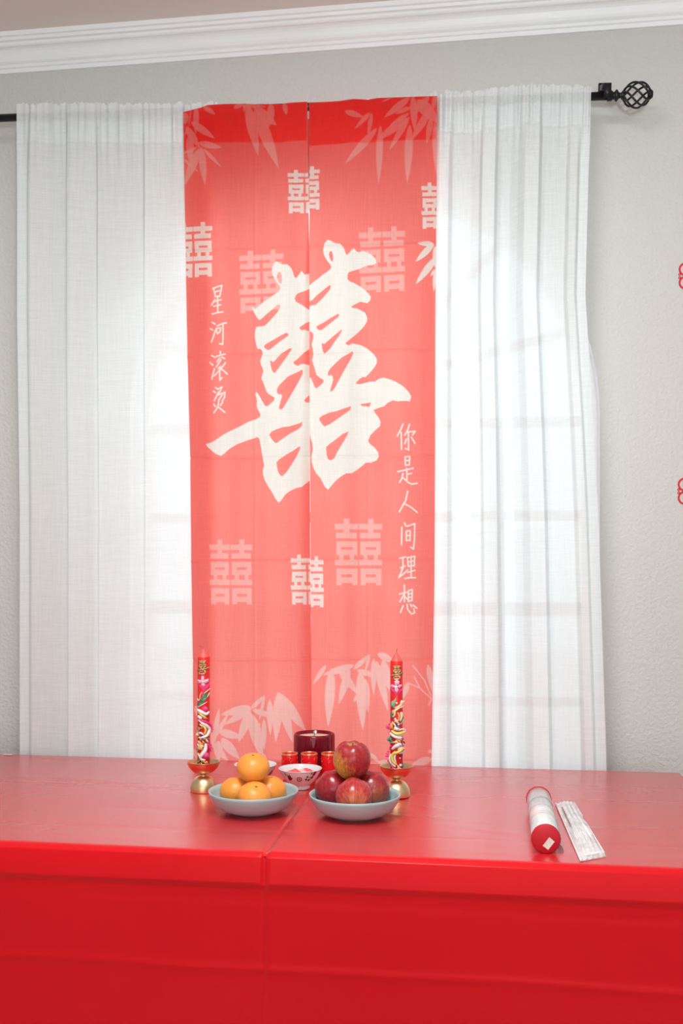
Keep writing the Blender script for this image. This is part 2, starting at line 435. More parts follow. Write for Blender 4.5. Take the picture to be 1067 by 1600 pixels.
# window: frame, sill, muntins, panes
win = tag(empty('window_1', (acx, YW+0.09, zSill)), kind='structure')
YG = 0.0; zs = zS-zSill; fw = 0.035
def arcpts(r, n=NA): return [(r*math.cos(PI-PI*i/n), zs+r*EL*math.sin(PI-PI*i/n)) for i in range(n+1)]
out_ = [(-AR, 0)]+arcpts(AR)+[(AR, 0)]
inn_ = [(-AR+fw, fw)]+arcpts(AR-fw)+[(AR-fw, fw)]
bm = bmesh.new()
for y0, y1 in ((-0.03, 0.03),):
    k = len(out_)
    rows = [[bm.verts.new((x, y, z)) for x, z in L] for L in (out_, inn_) for y in (y0, y1)]
    of, ob, inf, inb = rows
    for i in range(k):
        j = (i+1) % k
        bm.faces.new((of[i], of[j], inf[j], inf[i])); bm.faces.new((ob[i], inb[i], inb[j], ob[j]))
        bm.faces.new((inf[i], inf[j], inb[j], inb[i])); bm.faces.new((of[i], ob[i], ob[j], of[j]))
bm_obj('window_frame', bm, M_FRAME, win, smooth=False)
bm = bmesh.new(); add_box(bm, -AR-0.0, AR+0.0, -0.09, -0.03, -0.0, 0.018, 0.004); bm_obj('window_sill', bm, M_TRIM, win, smooth=False)
Yg = YW+0.09
rows_z = [at_y(570, p, Yg).z-zSill for p in (665, 808, 950, 1091)]
cols_x = [-AR+2*AR*i/5 for i in range(1, 5)]
def bar(name, x0, z0, x1, z1, w, d=0.018):
    bm = bmesh.new(); L = math.hypot(x1-x0, z1-z0); add_box(bm, 0, L, -d/2, d/2, -w/2, w/2, 0.002)
    a = math.atan2(z1-z0, x1-x0)
    bmesh.ops.rotate(bm, verts=bm.verts, cent=(0, 0, 0), matrix=Matrix.Rotation(-a, 3, 'Y'))
    bmesh.ops.translate(bm, verts=bm.verts, vec=(x0, 0, z0))
    return bm_obj(name, bm, M_FRAME, win, smooth=False)
for i, z in enumerate(rows_z): bar('muntin', -AR+fw, z, AR-fw, z, 0.036 if i == 2 else 0.026)
for x in cols_x: bar('muntin', x, fw, x, rows_z[0], 0.022, 0.014)
hubz = rows_z[0]+0.10; hubr = 0.17
angs = [14, 45, 90, 135, 166]
for a in angs:
    r = math.radians(a); dx, dz = math.cos(r), math.sin(r)
    # reach of the spoke inside the arch
    b = dx*0+dz*(hubz-zs); c = (hubz-zs)**2-(AR-fw*0.6)**2; T = -b+math.sqrt(b*b-c)
    bar('muntin', dx*hubr, hubz+dz*hubr, dx*T, hubz+dz*T, 0.024)
bm = bmesh.new()
add_tube(bm, [(hubr*math.cos(PI*i/24), 0, hubz-0.06+(hubr)*math.sin(PI*i/24)) for i in range(25)], 0.011, 6)
bm_obj('muntin', bm, M_FRAME, win)
zz = [fw]+rows_z[::-1]; xx = [-AR+fw]+cols_x+[AR-fw]
for a, b in zip(zz[:-1], zz[1:]):
    for c, d in zip(xx[:-1], xx[1:]):
        mesh_obj('pane', [(c, 0.004, a), (d, 0.004, a), (d, 0.004, b), (c, 0.004, b)], [(0, 1, 2, 3)], M_GLASS, win, False)
aa = [0]+angs+[180]
for a0, a1 in zip(aa[:-1], aa[1:]):
    pts = [(0, 0.004, rows_z[0])]
    for i in range(9):
        r = math.radians(a0+(a1-a0)*i/8); pts.append(((AR-fw)*math.cos(r), 0.004, rows_z[0]+(zs+AR-fw-rows_z[0])*math.sin(r)))
    mesh_obj('pane', pts, [tuple(range(len(pts)))], M_GLASS, win, False)

# garden tree seen faintly through the sheers
tr = tag(empty('garden_tree', (1.9, 6.2, -0.1)), 'pale leafy garden tree faintly seen through the right sheer curtain', 'tree')
bm = bmesh.new(); add_tube(bm, [(0, 0, 0), (0.05, 0, 0.9), (0, 0.05, 1.8), (0.1, 0, 2.6)], [0.11, 0.09, 0.07, 0.03], 8); bm_obj('trunk', bm, M_BARK, tr)
V = []; Fs = []
for i in range(2600):
    d = Vector(rng.normal(size=3)).normalized()*(0.35+0.75*rng.random()**0.5)
    c = Vector((d.x*1.15, d.y, d.z*1.15+2.3)); a = Vector(rng.normal(size=3)).normalized(); b = a.orthogonal().normalized()
    L, w = 0.06, 0.025; k = len(V)
    V += [c-a*L, c-b*w, c+a*L, c+b*w]; Fs.append((k, k+1, k+2, k+3))
tag(mesh_obj('foliage', V, Fs, M_LEAF, tr, False), kind='stuff')

# ================================================================== CURTAIN ROD
YR = 2.50
rodA = at_y(0, 184.5, YR); rodB = at_y(945, 150, YR)
def rod_z(x): return rodA.z+(rodB.z-rodA.z)*(x-rodA.x)/(rodB.x-rodA.x)
rx0 = rodA.x-0.25
rod = tag(empty('curtain_rod', (rx0, YR, rod_z(rx0))), 'black iron curtain rod with an open cage ball finial', 'curtain rod')
tilt = math.atan2(rodB.z-rodA.z, rodB.x-rodA.x); rod.rotation_euler = (0, -tilt, 0)
LR = (at_y(957, 150, YR).x-rx0)/math.cos(tilt)
RR = 0.0100
bm = bmesh.new(); add_tube(bm, [(0, 0, 0), (LR, 0, 0)], RR, 20); bm_obj('rod_tube', bm, M_BLACK, rod)
def finial(x, s):
    bm = bmesh.new()
    prof = [(0, 0), (0.0125, 0), (0.0125, 0.010), (0.009, 0.012), (0.009, 0.016), (0.0135, 0.019), (0.0135, 0.023), (0.008, 0.026), (0.006, 0.031), (0.010, 0.034), (0.010, 0.039), (0, 0.041)]
    add_lathe(bm, prof, 24); rot = Matrix.Rotation(PI/2*s, 3, 'Y')
    for v in bm.verts: v.co = rot @ v.co+Vector((x, 0, 0))
    bm_obj('finial_collar', bm, M_BLACK, rod)
    c0 = 0.036; D = 0.066
    for k in range(7):
        bm = bmesh.new(); pts = []
        for i in range(17):
            u = i/16; a = 2*PI*k/7+u*PI*0.95; th = PI*(0.06+0.88*u); r = 0.0295*math.sin(th)
            pts.append((x+s*(c0+D/2-D/2*math.cos(th)), r*math.cos(a), r*math.sin(a)))
        add_tube(bm, pts, 0.0026, 7); bm_obj('cage_bar', bm, M_BLACK, rod)
    bm = bmesh.new(); add_lathe(bm, [(0, D+c0+0.006), (0.008, D+c0+0.005), (0.0125, D+c0-0.001), (0.0125, D+c0-0.005), (0, D+c0-0.008)], 20)
    for v in bm.verts: v.co = rot @ v.co+Vector((x, 0, 0))
    bm_obj('finial_cap', bm, M_BLACK, rod)
finial(LR-0.012, 1); finial(0.012, -1)
for bx in (at_y(948.5, 150, YR).x-rx0, 0.12):
    bm = bmesh.new()
    g8 = [bm.verts.new((bx+sx_*0.009, y_, z_)) for y_, zc in ((-0.012, RR+0.009), (YW-YR-0.004, RR+0.054)) for z_ in (zc-0.007, zc+0.007) for sx_ in (-1, 1)]
    for f_ in ((0, 1, 3, 2), (4, 6, 7, 5), (0, 4, 5, 1), (2, 3, 7, 6), (0, 2, 6, 4), (1, 5, 7, 3)): bm.faces.new([g8[k_] for k_ in f_])
    add_box(bm, bx-0.011, bx+0.011, YW-YR-0.005, YW-YR, RR+0.034, RR+0.068, 0.001)
    add_box(bm, bx-0.009, bx+0.009, -0.014, -RR, -RR, RR+0.016, 0.001)
    bm_obj('bracket', bm, M_BLACK, rod)

# ================================================================== WHITE SHEERS
def interp(tab, y):
    return np.interp(y, [a for a, b in tab], [b for a, b in tab])
def smooth_profile(tab, x):
    return np.interp(x, [a for a, b in tab], [b for a, b in tab])
def sheer(name, label, left, right, top, prof, pocket_y, seed, hem_side, amp=1.9):
    r = np.random.default_rng(seed)
    root = tag(empty(name, at_y((left[0][1]+right[0][1])/2, 190, YR)), label, 'curtain', 'white sheer curtains on the rod')
    base = Vector(root.location)
    nc = 420; PY = np.concatenate([np.linspace(0, 1, 60)*95, np.linspace(95, 1560, 130)[1:]])
    s = np.linspace(0, 1, nc)
    ph = r.uniform(0, 2*PI, 12); fr = r.uniform(22, 70, 12); am = r.uniform(0.3, 1.0, 12)
    ruff = sum(a*np.sin(f*s*2*PI*0.28+p) for a, f, p in zip(am, fr, ph))/3.0
    tw = sum(np.sin(f*s*2*PI*0.5+p)*a for a, f, p in zip(am[:5], fr[:5], ph[5:10]))/3.0
    def surf(dy, c0=0, c1=nc, r0=0, r1=None):
        ys = PY[r0:r1]; out = np.zeros((len(ys), c1-c0, 3))
        for i, d in enumerate(ys):
            ss = s[c0:c1]
            ytop = interp(top, np.linspace(left[0][1], right[0][1], nc))[c0:c1]
            Lx = interp(left, 170+d); Rx = interp(right, 170+d)
            px = Lx+(Rx-Lx)*ss
            rough_top = 7.0*(0.6*np.abs(tw[c0:c1])+0.5*ruff[c0:c1])*max(0, 1-d/14)
            py = ytop+d+rough_top
            ref = left[0][1]+(right[0][1]-left[0][1])*ss
            fold = smooth_profile(prof, ref)
            k = np.ones(5)/5; full = smooth_profile(prof, left[0][1]+(right[0][1]-left[0][1])*s)
            full = np.convolve(np.pad(full, 2, 'edge'), k, 'valid')[c0:c1]
            g = min(1, max(0, (d-14)/120))
            gather = math.exp(-((d-24)/60.0)**2) if d > 24 else (1.0 if d > 18 else 0.8)
            y = YR-RR-0.0135+full*0.01*amp*(0.15+0.85*g)-0.0075*gather*(0.7*ruff+0.6*tw)[c0:c1]*(1 if d > 16 else 1.1)-0.0022*math.exp(-((d-pocket_y)/1.6)**2)
            u = (px-CX)/F; v = (HOR-py)/F; t = YR/(cA+u*sA)
            out[i, :, 0] = t*(-sA+u*cA)-base.x; out[i, :, 1] = y+dy-base.y; out[i, :, 2] = CAMZ+t*v-base.z
        return out
    grid_np('curtain_panel', surf(0), M_SHEER, root)
    npk = int(np.searchsorted(PY, pocket_y))
    grid_np('rod_pocket', surf(2*RR+0.027, 0, nc, 1, npk), M_SHEER, root)
    grid_np('pocket_hem', surf(0.0022, 0, nc, 18, npk), M_SHEER, root)
    nh = int(nc*14/(right[0][1]-left[0][1]))
    c0, c1 = (0, nh) if hem_side < 0 else (nc-nh, nc)
    grid_np('side_hem', surf(0.002, c0, c1, npk), M_SHEER, root)
    return root
profL = [(33, 0), (48, .5), (51, -.5), (56, -.7), (80, .2), (100, .6), (108, .7), (112, -.7), (118, -.8), (138, -.2), (150, .5), (155, .6), (158, -.2), (200, .2), (228, .5), (231, -.3), (240, -.1), (262, .3), (285, .1), (345, 0)]
profR = [(672, .2), (682, 0), (690, -.3), (703, -.5), (708, .9), (716, 1.2), (738, .9), (752, .1), (755, -1.3), (765, -1.5), (776, -1.3), (779, .9), (786, 1.3), (800, 1.1), (812, .2), (822, -1.2), (844, -1.1), (848, .7), (856, .9), (888, .7), (892, -.4), (904, -.5), (908, .2), (922, 0)]
sheer('sheer_curtain', 'white linen sheer curtain hanging left of the red door curtain', [(170, 33), (500, 33), (800, 37), (1182, 37), (1700, 38)], [(170, 345), (1700, 342)],
      [(0, 168), (60, 167), (120, 166), (280, 167), (330, 166), (490, 160)], profL, 62, 3, -1)
sheer('sheer_curtain', 'white linen sheer curtain between the red door curtain and the finial', [(170, 672), (1700, 660)], [(170, 922), (260, 920), (300, 918), (497, 913), (700, 926), (840, 933), (960, 937), (1200, 945), (1700, 955)],
      [(670, 150), (760, 146), (800, 139), (860, 138), (930, 139)], profR, 64, 11, 1)

# ================================================================== RED DOOR CURTAIN (two printed panels)
def conv(ox, oy, sc): return lambda pts: [(ox+x/sc, oy+y/sc) for x, y in pts]
cA_, cB_, cC_, cD_ = conv(380, 370, 9.7), conv(480, 370, 8.892), conv(380, 510, 9.7), conv(480, 510, 8.892)
cE_, cF_ = conv(315, 630, 5.928), conv(475, 590, 5.928)
big_left = [
 cA_([(1012,560),(1000,560),(925,570),(905,545),(882,510),(860,550),(830,590),(800,625),(780,620),(768,590),(755,540),(735,490),(710,455),(680,430),(640,420),(600,425),(560,405),(525,380),(495,375),(465,400),(440,450),(432,510),(440,570),(470,625),(510,690),(545,735),(565,770),(560,805),(530,835),(470,875),(400,920),(300,985),(180,1090),(155,1062),(130,1065),(140,1100),(165,1155),(200,1210),(235,1255),(265,1245),(310,1205),(370,1150),(440,1095),(500,1045),(535,1028),(565,1045),(560,1085),(535,1130),(490,1180),(430,1240),(370,1300),(320,1345),(270,1355),(200,1362),(180,1400),(170,1470)])
 + cC_([(168,100),(172,160),(185,230),(200,300),(215,335),(255,340),(280,360),(298,405),(280,460),(255,520),(265,580),(290,630),(300,680),(280,740),(272,790),(300,850),(325,920),(345,980),(380,1020),(430,1050),(475,1080),(470,1120),(430,1150),(390,1185),(350,1208),(320,1195),(290,1140),(250,1065),(215,1010),(188,990),(180,1020),(195,1080),(205,1130),(200,1190),(215,1250),(245,1310),(258,1345),(240,1375),(190,1405)])
 + cE_([(490,150),(430,172),(370,205),(300,245),(220,285),(150,325),(90,360),(35,378),(50,402),(90,440),(130,468),(175,488),(215,465),(260,425),(330,380),(400,350),(460,330),(515,312),(532,330),(545,400),(555,470),(565,530),(575,575),(562,620),(565,660),(580,710),(610,765),(650,825),(680,880),(715,922),(745,895),(775,850),(820,815),(880,785),(930,775),(960,750),(1000,720),(1012,712)]),
 cA_([(545,535),(570,545),(585,590),(590,660),(580,710),(560,715),(535,685),(515,630),(512,580),(530,545)]),
 cA_([(1010,785),(970,805),(900,830),(830,855),(800,885),(780,935),(795,980),(840,1005),(900,1040),(960,1085),(1010,1115)]),
 cA_([(1010,1285),(950,1305),(890,1345),(848,1375),(865,1405),(890,1418),(930,1410),(975,1425),(1010,1440)]),
 cC_([(660,103),(695,125),(680,155),(600,210),(500,280),(410,345),(375,358),(335,335),(308,305),(330,270),(400,230),(500,180),(580,140)]),
 cC_([(745,335),(725,385),(690,440),(640,510),(580,590),(530,650),(490,700),(465,705),(440,680),(420,625),(408,560),(405,515),(425,520),(450,540),(480,520),(540,460),(620,400),(700,345)]),
 cC_([(1010,340),(950,385),(880,440),(820,500),(770,535),(765,565),(800,590),(830,600),(860,580),(910,570),(960,580),(1010,595)]),
 cC_([(895,655),(905,690),(890,740),(840,840),(790,930),(730,1040),(680,1130),(630,1215),(600,1255),(565,1265),(542,1240),(560,1180),(580,1110),(595,1060),(575,1030),(540,1035),(515,1010),(510,960),(540,905),(600,850),(680,770),(760,725),(840,685)]),
 cC_([(1010,1035),(960,1080),(925,1115),(935,1145),(960,1155),(1010,1155)]),
 cE_([(932,175),(930,210),(890,245),(820,285),(750,335),(690,372),(665,355),(635,315),(622,290),(645,260),(700,240),(750,225),(820,215),(880,195)]),
 cE_([(915,400),(910,430),(880,490),(835,570),(790,640),(755,675),(735,675),(710,640),(697,590),(693,545),(720,520),(780,480),(850,440),(895,405)])]
big_right = [
 cB_([(20,665),(35,655),(90,620),(140,590),(200,540),(270,490),(320,450),(335,425),(320,385),(280,335),(240,270),(220,210),(222,150),(240,85),(285,35),(320,50),(370,80),(410,92),(450,95),(480,115),(510,160),(530,220),(548,255),(565,245),(590,215),(620,175),(645,160),(670,180),(685,200),(720,205),(770,190),(830,205),(880,235),(920,270),(955,320),(955,360),(930,380),(890,390),(850,385),(790,405),(720,440),(640,470),(575,495),(560,540),(560,590),(590,620),(660,645),(730,685),(790,725),(850,780),(880,830),(870,880),(830,915),(780,905),(740,895),(690,920),(640,950),(610,970),(625,990),(680,990),(740,1015),(800,1050),(830,1110),(825,1170),(790,1230),(730,1300),(660,1365)])
 + cD_([(700,90),(630,150),(570,205),(530,240),(575,272),(620,240),(690,245),(760,265),(840,310),(920,385),(965,450),(965,510),(930,570),(870,635),(805,700),(770,695),(730,720),(680,770),(680,795),(740,795),(800,780),(860,765),(940,765),(1000,725)])
 + cF_([(690,10),(740,0),(800,18),(860,45),(920,85),(970,135),(993,175),(980,220),(930,218),(870,222),(820,212),(770,235),(740,265),(690,280),(640,300),(660,330),(690,370),(708,410),(702,450),(660,485),(610,535),(590,580),(605,610),(650,645),(685,690),(690,730),(670,765),(620,785),(570,785),(530,820),(480,860),(440,885),(390,890),(340,920),(290,960),(250,1005),(222,1038),(190,1010),(165,960),(150,930),(105,880),(75,820),(60,770),(58,720),(75,660),(68,600),(55,560),(40,500)]),
 cB_([(340,195),(352,235),(362,300),(350,350),(325,325),(305,275),(300,230),(318,200)]),
 cB_([(20,885),(70,870),(130,815),(200,760),(270,700),(315,668),(330,690),(310,740),(260,800),(200,870),(120,945),(40,950),(20,960)]),
 cB_([(430,1072),(450,1090),(430,1120),(350,1180),(260,1250),(200,1298),(165,1300),(135,1275),(125,1250),(160,1225),(230,1190),(320,1130)]),
 cD_([(485,45),(480,80),(450,130),(380,220),(330,300),(265,370),(240,382),(220,350),(205,290),(203,235),(240,245),(290,200),(360,140),(430,85)]),
 cD_([(20,700),(40,700),(70,770),(100,840),(125,860),(180,820),(230,770),(220,740),(170,710),(125,670),(110,610),(90,550),(60,460),(85,390),(75,320),(55,240),(85,150),(80,95),(45,60),(20,60)]),
 cD_([(635,350),(640,380),(610,450),(550,560),(500,650),(440,760),(390,850),(350,900),(315,905),(325,860),(345,800),(360,740),(350,690),(325,675),(300,692),(285,670),(290,630),(330,575),(400,510),(480,440),(560,395)]),
 cF_([(620,228),(610,255),(595,272),(575,262),(540,262),(515,245),(545,238),(585,232)]),
 cF_([(435,265),(430,300),(390,330),(320,380),(240,430),(190,452),(165,430),(145,400),(137,375),(170,350),(230,325),(310,310),(380,285)]),
 cF_([(415,497),(400,540),(360,610),(310,690),(280,745),(245,768),(215,750),(205,700),(203,640),(240,610),(300,570),(360,525)])]
G = conv(300, 430, 7.273); H = conv(600, 650, 5.0)
strokesL = [G(p) for p in [
 [(240,145),(255,190),(262,240)],[(235,150),(290,130),(340,120),(335,160),(315,245)],[(268,188),(312,176)],[(262,240),(315,238)],
 [(260,275),(240,305),(220,338)],[(250,300),(300,286),(335,282)],[(245,352),(330,338)],[(290,248),(293,330),(293,422)],[(228,438),(290,425),(355,421)],
 [(225,532),(260,555)],[(205,605),(232,620)],[(217,758),(235,715),(265,628)],[(285,578),(340,557),(395,546)],[(356,560),(357,700),(352,792),(315,780)],[(275,605),(280,640),(290,665)],[(275,607),(330,600),(318,650),(290,662)],
 [(222,912),(262,935)],[(203,990),(234,1022)],[(222,1178),(235,1120),(255,1062)],[(325,870),(330,908)],[(278,928),(335,912),(386,905)],[(320,940),(285,985)],[(345,935),(375,952)],[(335,960),(300,1010),(275,1042)],[(385,1000),(340,1060),(250,1142)],[(330,1038),(298,1062)],[(318,1085),(318,1195),(345,1168)],[(322,1065),(360,1085),(407,1128)],
 [(263,1275),(297,1297)],[(240,1315),(265,1332)],[(250,1422),(280,1370),(302,1325)],[(300,1292),(345,1272),(320,1322),(290,1362),(380,1335),(375,1390),(345,1435)],[(350,1357),(310,1412)],[(245,1465),(262,1492)],[(352,1448),(322,1482)],[(305,1412),(300,1460),(285,1510),(245,1560)],[(300,1500),(340,1530),(376,1560)]]]
strokesR = [H(p) for p in [
 [(150,65),(130,110),(103,160)],[(135,130),(137,262)],[(200,65),(185,110),(163,152)],[(180,127),(243,117),(222,148)],[(190,130),(192,266),(168,255)],[(176,180),(163,218)],[(215,167),(240,212)],
 [(165,320),(167,385)],[(165,320),(200,315),(198,380)],[(170,350),(197,348)],[(168,385),(198,382)],[(108,436),(160,425),(226,408)],[(178,410),(180,500)],[(180,457),(215,447)],[(150,450),(140,490),(122,520)],[(145,480),(190,520),(215,532),(258,525)],
 [(185,588),(170,660),(120,750)],[(165,688),(210,712),(258,752)],
 [(160,835),(170,858)],[(140,870),(138,1006)],[(180,862),(240,841),(237,960),(230,1040),(208,1025)],[(175,900),(175,975)],[(175,900),(205,896),(202,972)],[(175,935),(203,932)],[(175,973),(202,971)],
 [(125,1112),(170,1101)],[(150,1105),(148,1190),(118,1262)],[(130,1187),(165,1172)],[(120,1257),(150,1237),(185,1202)],[(185,1110),(190,1175)],[(185,1106),(240,1096),(235,1172)],[(190,1140),(235,1131)],[(190,1175),(235,1168)],[(212,1102),(212,1262)],[(185,1222),(240,1206)],[(163,1270),(200,1263),(246,1263)],
 [(123,1390),(180,1376)],[(160,1320),(160,1450)],[(155,1397),(125,1450)],[(165,1412),(183,1432)],[(190,1365),(190,1450)],[(190,1365),(220,1356),(218,1442)],[(192,1391),(218,1386)],[(192,1418),(218,1413)],[(192,1446),(218,1441)],[(150,1482),(130,1532)],[(180,1470),(185,1512),(215,1547),(238,1537),(232,1507)],[(205,1470),(216,1490)],[(225,1477),(256,1502)]]]
def leafset(ox, oy, sc, L): return [((ox+a/sc, oy+b/sc), (ox+c/sc, oy+d/sc), w/sc) for a, b, c, d, w in L]
leaves = (leafset(280, 150, 10.67, [(400,170,605,310,85),(285,170,275,640,95),(200,430,595,712,120),(110,510,345,870,120),(320,780,712,862,110),(400,880,702,1188,62),(360,850,432,1490,120),(330,880,80,1490,140),(180,640,180,1120,130),(100,280,100,475,115),(75,1050,322,1272,55),(290,850,75,960,60),(200,240,150,520,22),(150,520,72,700,22)])
 + leafset(360, 150, 7.621, [(130,90,35,150,60),(60,90,425,125,55),(200,90,330,712,125),(290,150,575,862,140),(280,130,552,350,110),(480,90,485,345,85),(450,270,435,400,60),(640,90,668,225,60),(170,100,160,195,30)])
 + leafset(530, 140, 6.669, [(60,225,255,285,62),(322,232,160,410,45),(338,245,297,480,46),(390,402,58,775,78),(428,372,408,988,70),(728,245,528,370,46),(705,300,385,530,88),(728,285,520,632,62),(735,368,708,978,84),(730,85,468,290,75),(740,185,580,255,45),(770,70,785,432,78),(935,75,755,270,72),(955,195,745,540,78),(815,105,1032,350,135),(960,295,910,562,62),(1005,50,970,225,50),(995,340,1012,885,62),(540,85,440,130,18)]))
leavesB = (leafset(295, 1060, 5.614, [(220,500,265,262,48),(545,250,280,320,72),(548,268,308,407,62),(540,285,435,560,78),(345,318,200,560,38),(255,460,482,522,72),(225,430,200,605,55),(545,310,642,705,100),(548,265,662,152,40),(660,155,615,372,26),(558,275,752,348,52),(705,190,710,502,58),(655,360,657,632,42),(620,390,605,452,20),(790,122,760,562,90),(800,150,912,560,85),(775,125,1032,462,100),(285,525,447,705,85),(255,550,258,730,85),(200,575,352,722,62),(632,682,440,722,62),(640,660,682,722,28),(60,240,85,345,40),(40,620,95,720,50)])
 + leafset(480, 1010, 5.08, [(145,152,33,312,38),(192,175,163,642,82),(368,150,122,228,58),(335,180,253,456,62),(255,178,402,382,60),(405,380,368,443,32),(368,182,494,66,40),(492,68,455,217,24),(395,190,562,242,46),(420,195,441,663,84),(462,258,480,522,48),(525,98,525,392,46),(545,118,642,518,64),(558,60,692,125,60),(600,110,652,352,72),(800,288,760,412,44),(958,145,1002,385,48),(985,892,830,937,62),(958,832,995,838,28),(500,850,572,927,30),(562,925,642,903,30)]))
stemsB = [conv(480, 1010, 5.08)(p) for p in [[(800,290),(890,330),(990,420)],[(840,155),(930,270),(980,390)],[(850,245),(890,325)],[(985,415),(965,467)]]]
leavesC = leafset(640, 270, 8.0, [(302,885,98,872,62),(300,880,76,1107,80),(318,915,322,1200,62),(330,1055,76,1387,88),(332,1205,258,1288,42),(318,1225,300,1487,44)])
HB = [(292,112,382,350),(143,197,525,293),(160,345,500,440),(168,490,508,718),(220,718,290,800),(390,718,460,800),(145,797,525,890),(170,943,515,1222)]
HH = [(250,587,430,628),(255,1040,430,1087),(255,1183,430,1232)]
# x0,y0,x1,y1 of the whole character, ink, slope, panel (0 left, 1 right)
blocks = [(449.5,265,501.5,333,.80,-.02,0),(449.5,260,499.5,328,.80,-.02,1),(271.5,347.5,331.3,433,.80,-.05,0),(373,390,443,488,.30,-.045,0),(560.5,354,633,456,.30,-.03,1),(658.5,285,709,357,.80,0,1),
          (326.7,843,394,944.5,.30,0,0),(523.4,810.5,596.5,914.5,.33,0,1),(455,866.5,506,944.5,.80,0,0),(455,869,505.5,949,.80,0,1)]

def seg_dist(X, Y, p, q):
    ax, ay = p; bx, by = q; dx, dy = bx-ax, by-ay; L = dx*dx+dy*dy+1e-9
    t = np.clip(((X-ax)*dx+(Y-ay)*dy)/L, 0, 1)
    return np.hypot(X-ax-t*dx, Y-ay-t*dy)
def box_sel(X, Y, pts, pad):
    xs = [p[0] for p in pts]; ys = [p[1] for p in pts]
    return (X > min(xs)-pad) & (X < max(xs)+pad) & (Y > min(ys)-pad) & (Y < max(ys)+pad)
def blend(ink, m, v): return np.maximum(ink, 0)*(1-m)+v*m
def print_ink(X, Y, panel):
    ink = np.zeros_like(X)
    def leafs(L, val, add):
        for b, t, w in L:
            s_ = box_sel(X, Y, [b, t], w+2)
            if not s_.any(): continue
            x, y = X[s_], Y[s_]; dx, dy = t[0]-b[0], t[1]-b[1]; ln = math.hypot(dx, dy)
            a = ((x-b[0])*dx+(y-b[1])*dy)/ln/ln; p = np.abs((x-b[0])*dy-(y-b[1])*dx)/ln
            h = np.where((a > 0) & (a < 1), w/2*np.sin(PI*np.clip(a, 0, 1)**0.75)**0.85, -1)
            m = np.clip(h-p+0.5, 0, 1)
            cur = ink[s_]
            ink[s_] = np.maximum(cur, val*m)+np.where(cur > 0.1, add*m, 0)
    leafs(leaves, .27, .05); leafs(leavesB, .42, 0)
    def strokes(L, w, val):
        for pl in L:
            s_ = box_sel(X, Y, pl, 4)
            if not s_.any(): continue
            x, y = X[s_], Y[s_]; d = np.full(x.shape, 99.0); n_ = len(pl)-1
            for i in range(n_): d = np.minimum(d, seg_dist(x, y, pl[i], pl[i+1]))
            m = np.clip(w-d+0.5, 0, 1)
            ink[s_] = ink[s_]*(1-m)+val*m
    if panel == 1: strokes(stemsB, 1.0, .42)
    for (x0, y0, x1, y1, val, sl, pn) in blocks:
        if pn != panel: continue
        s_ = box_sel(X, Y, [(x0, y0), (x1, y1)], 6)
        if not s_.any(): continue
        m = np.zeros(s_.sum())
        for ox in (-.25, .25):
            for oy in (-.25, .25):
                x = X[s_]+ox; y = Y[s_]+oy-sl*(X[s_]-(x0+x1)/2)
                U = 143+(x-x0)/(x1-x0)*775; Vv = 112+(y-y0)/(y1-y0)*1110
                i_ = np.zeros(len(x), bool)
                for sh in (0, 393):
                    for a, b, c, d in HB: i_ |= (U > a+sh) & (U < c+sh) & (Vv > b) & (Vv < d)
                    for a, b, c, d in HH: i_ &= ~((U > a+sh) & (U < c+sh) & (Vv > b) & (Vv < d))
                m += i_*0.25
        ink[s_] = np.maximum(ink[s_], val*m)
    if panel == 1: leafs(leavesC, .86, 0)
    polys = big_left if panel == 0 else big_right
    allp = [p for pl in polys for p in pl]
    s_ = box_sel(X, Y, allp, 3); m = np.zeros(s_.sum())
    for ox in (-.25, .25):
        for oy in (-.25, .25):
            x = X[s_]+ox; y = Y[s_]+oy; ins = np.zeros(len(x), bool)
            for pl in polys:
                for (ax, ay), (bx, by) in zip(pl, pl[1:]+pl[:1]):
                    if ay == by: continue
                    c = (ay > y) != (by > y)
                    ins ^= c & (x < ax+(y-ay)/(by-ay)*(bx-ax))
            m += ins*0.25
    ink[s_] = ink[s_]*(1-m)+0.97*m
    strokes(strokesL if panel == 0 else strokesR, 1.05, 0.97)
    return np.clip(ink, 0, 1)

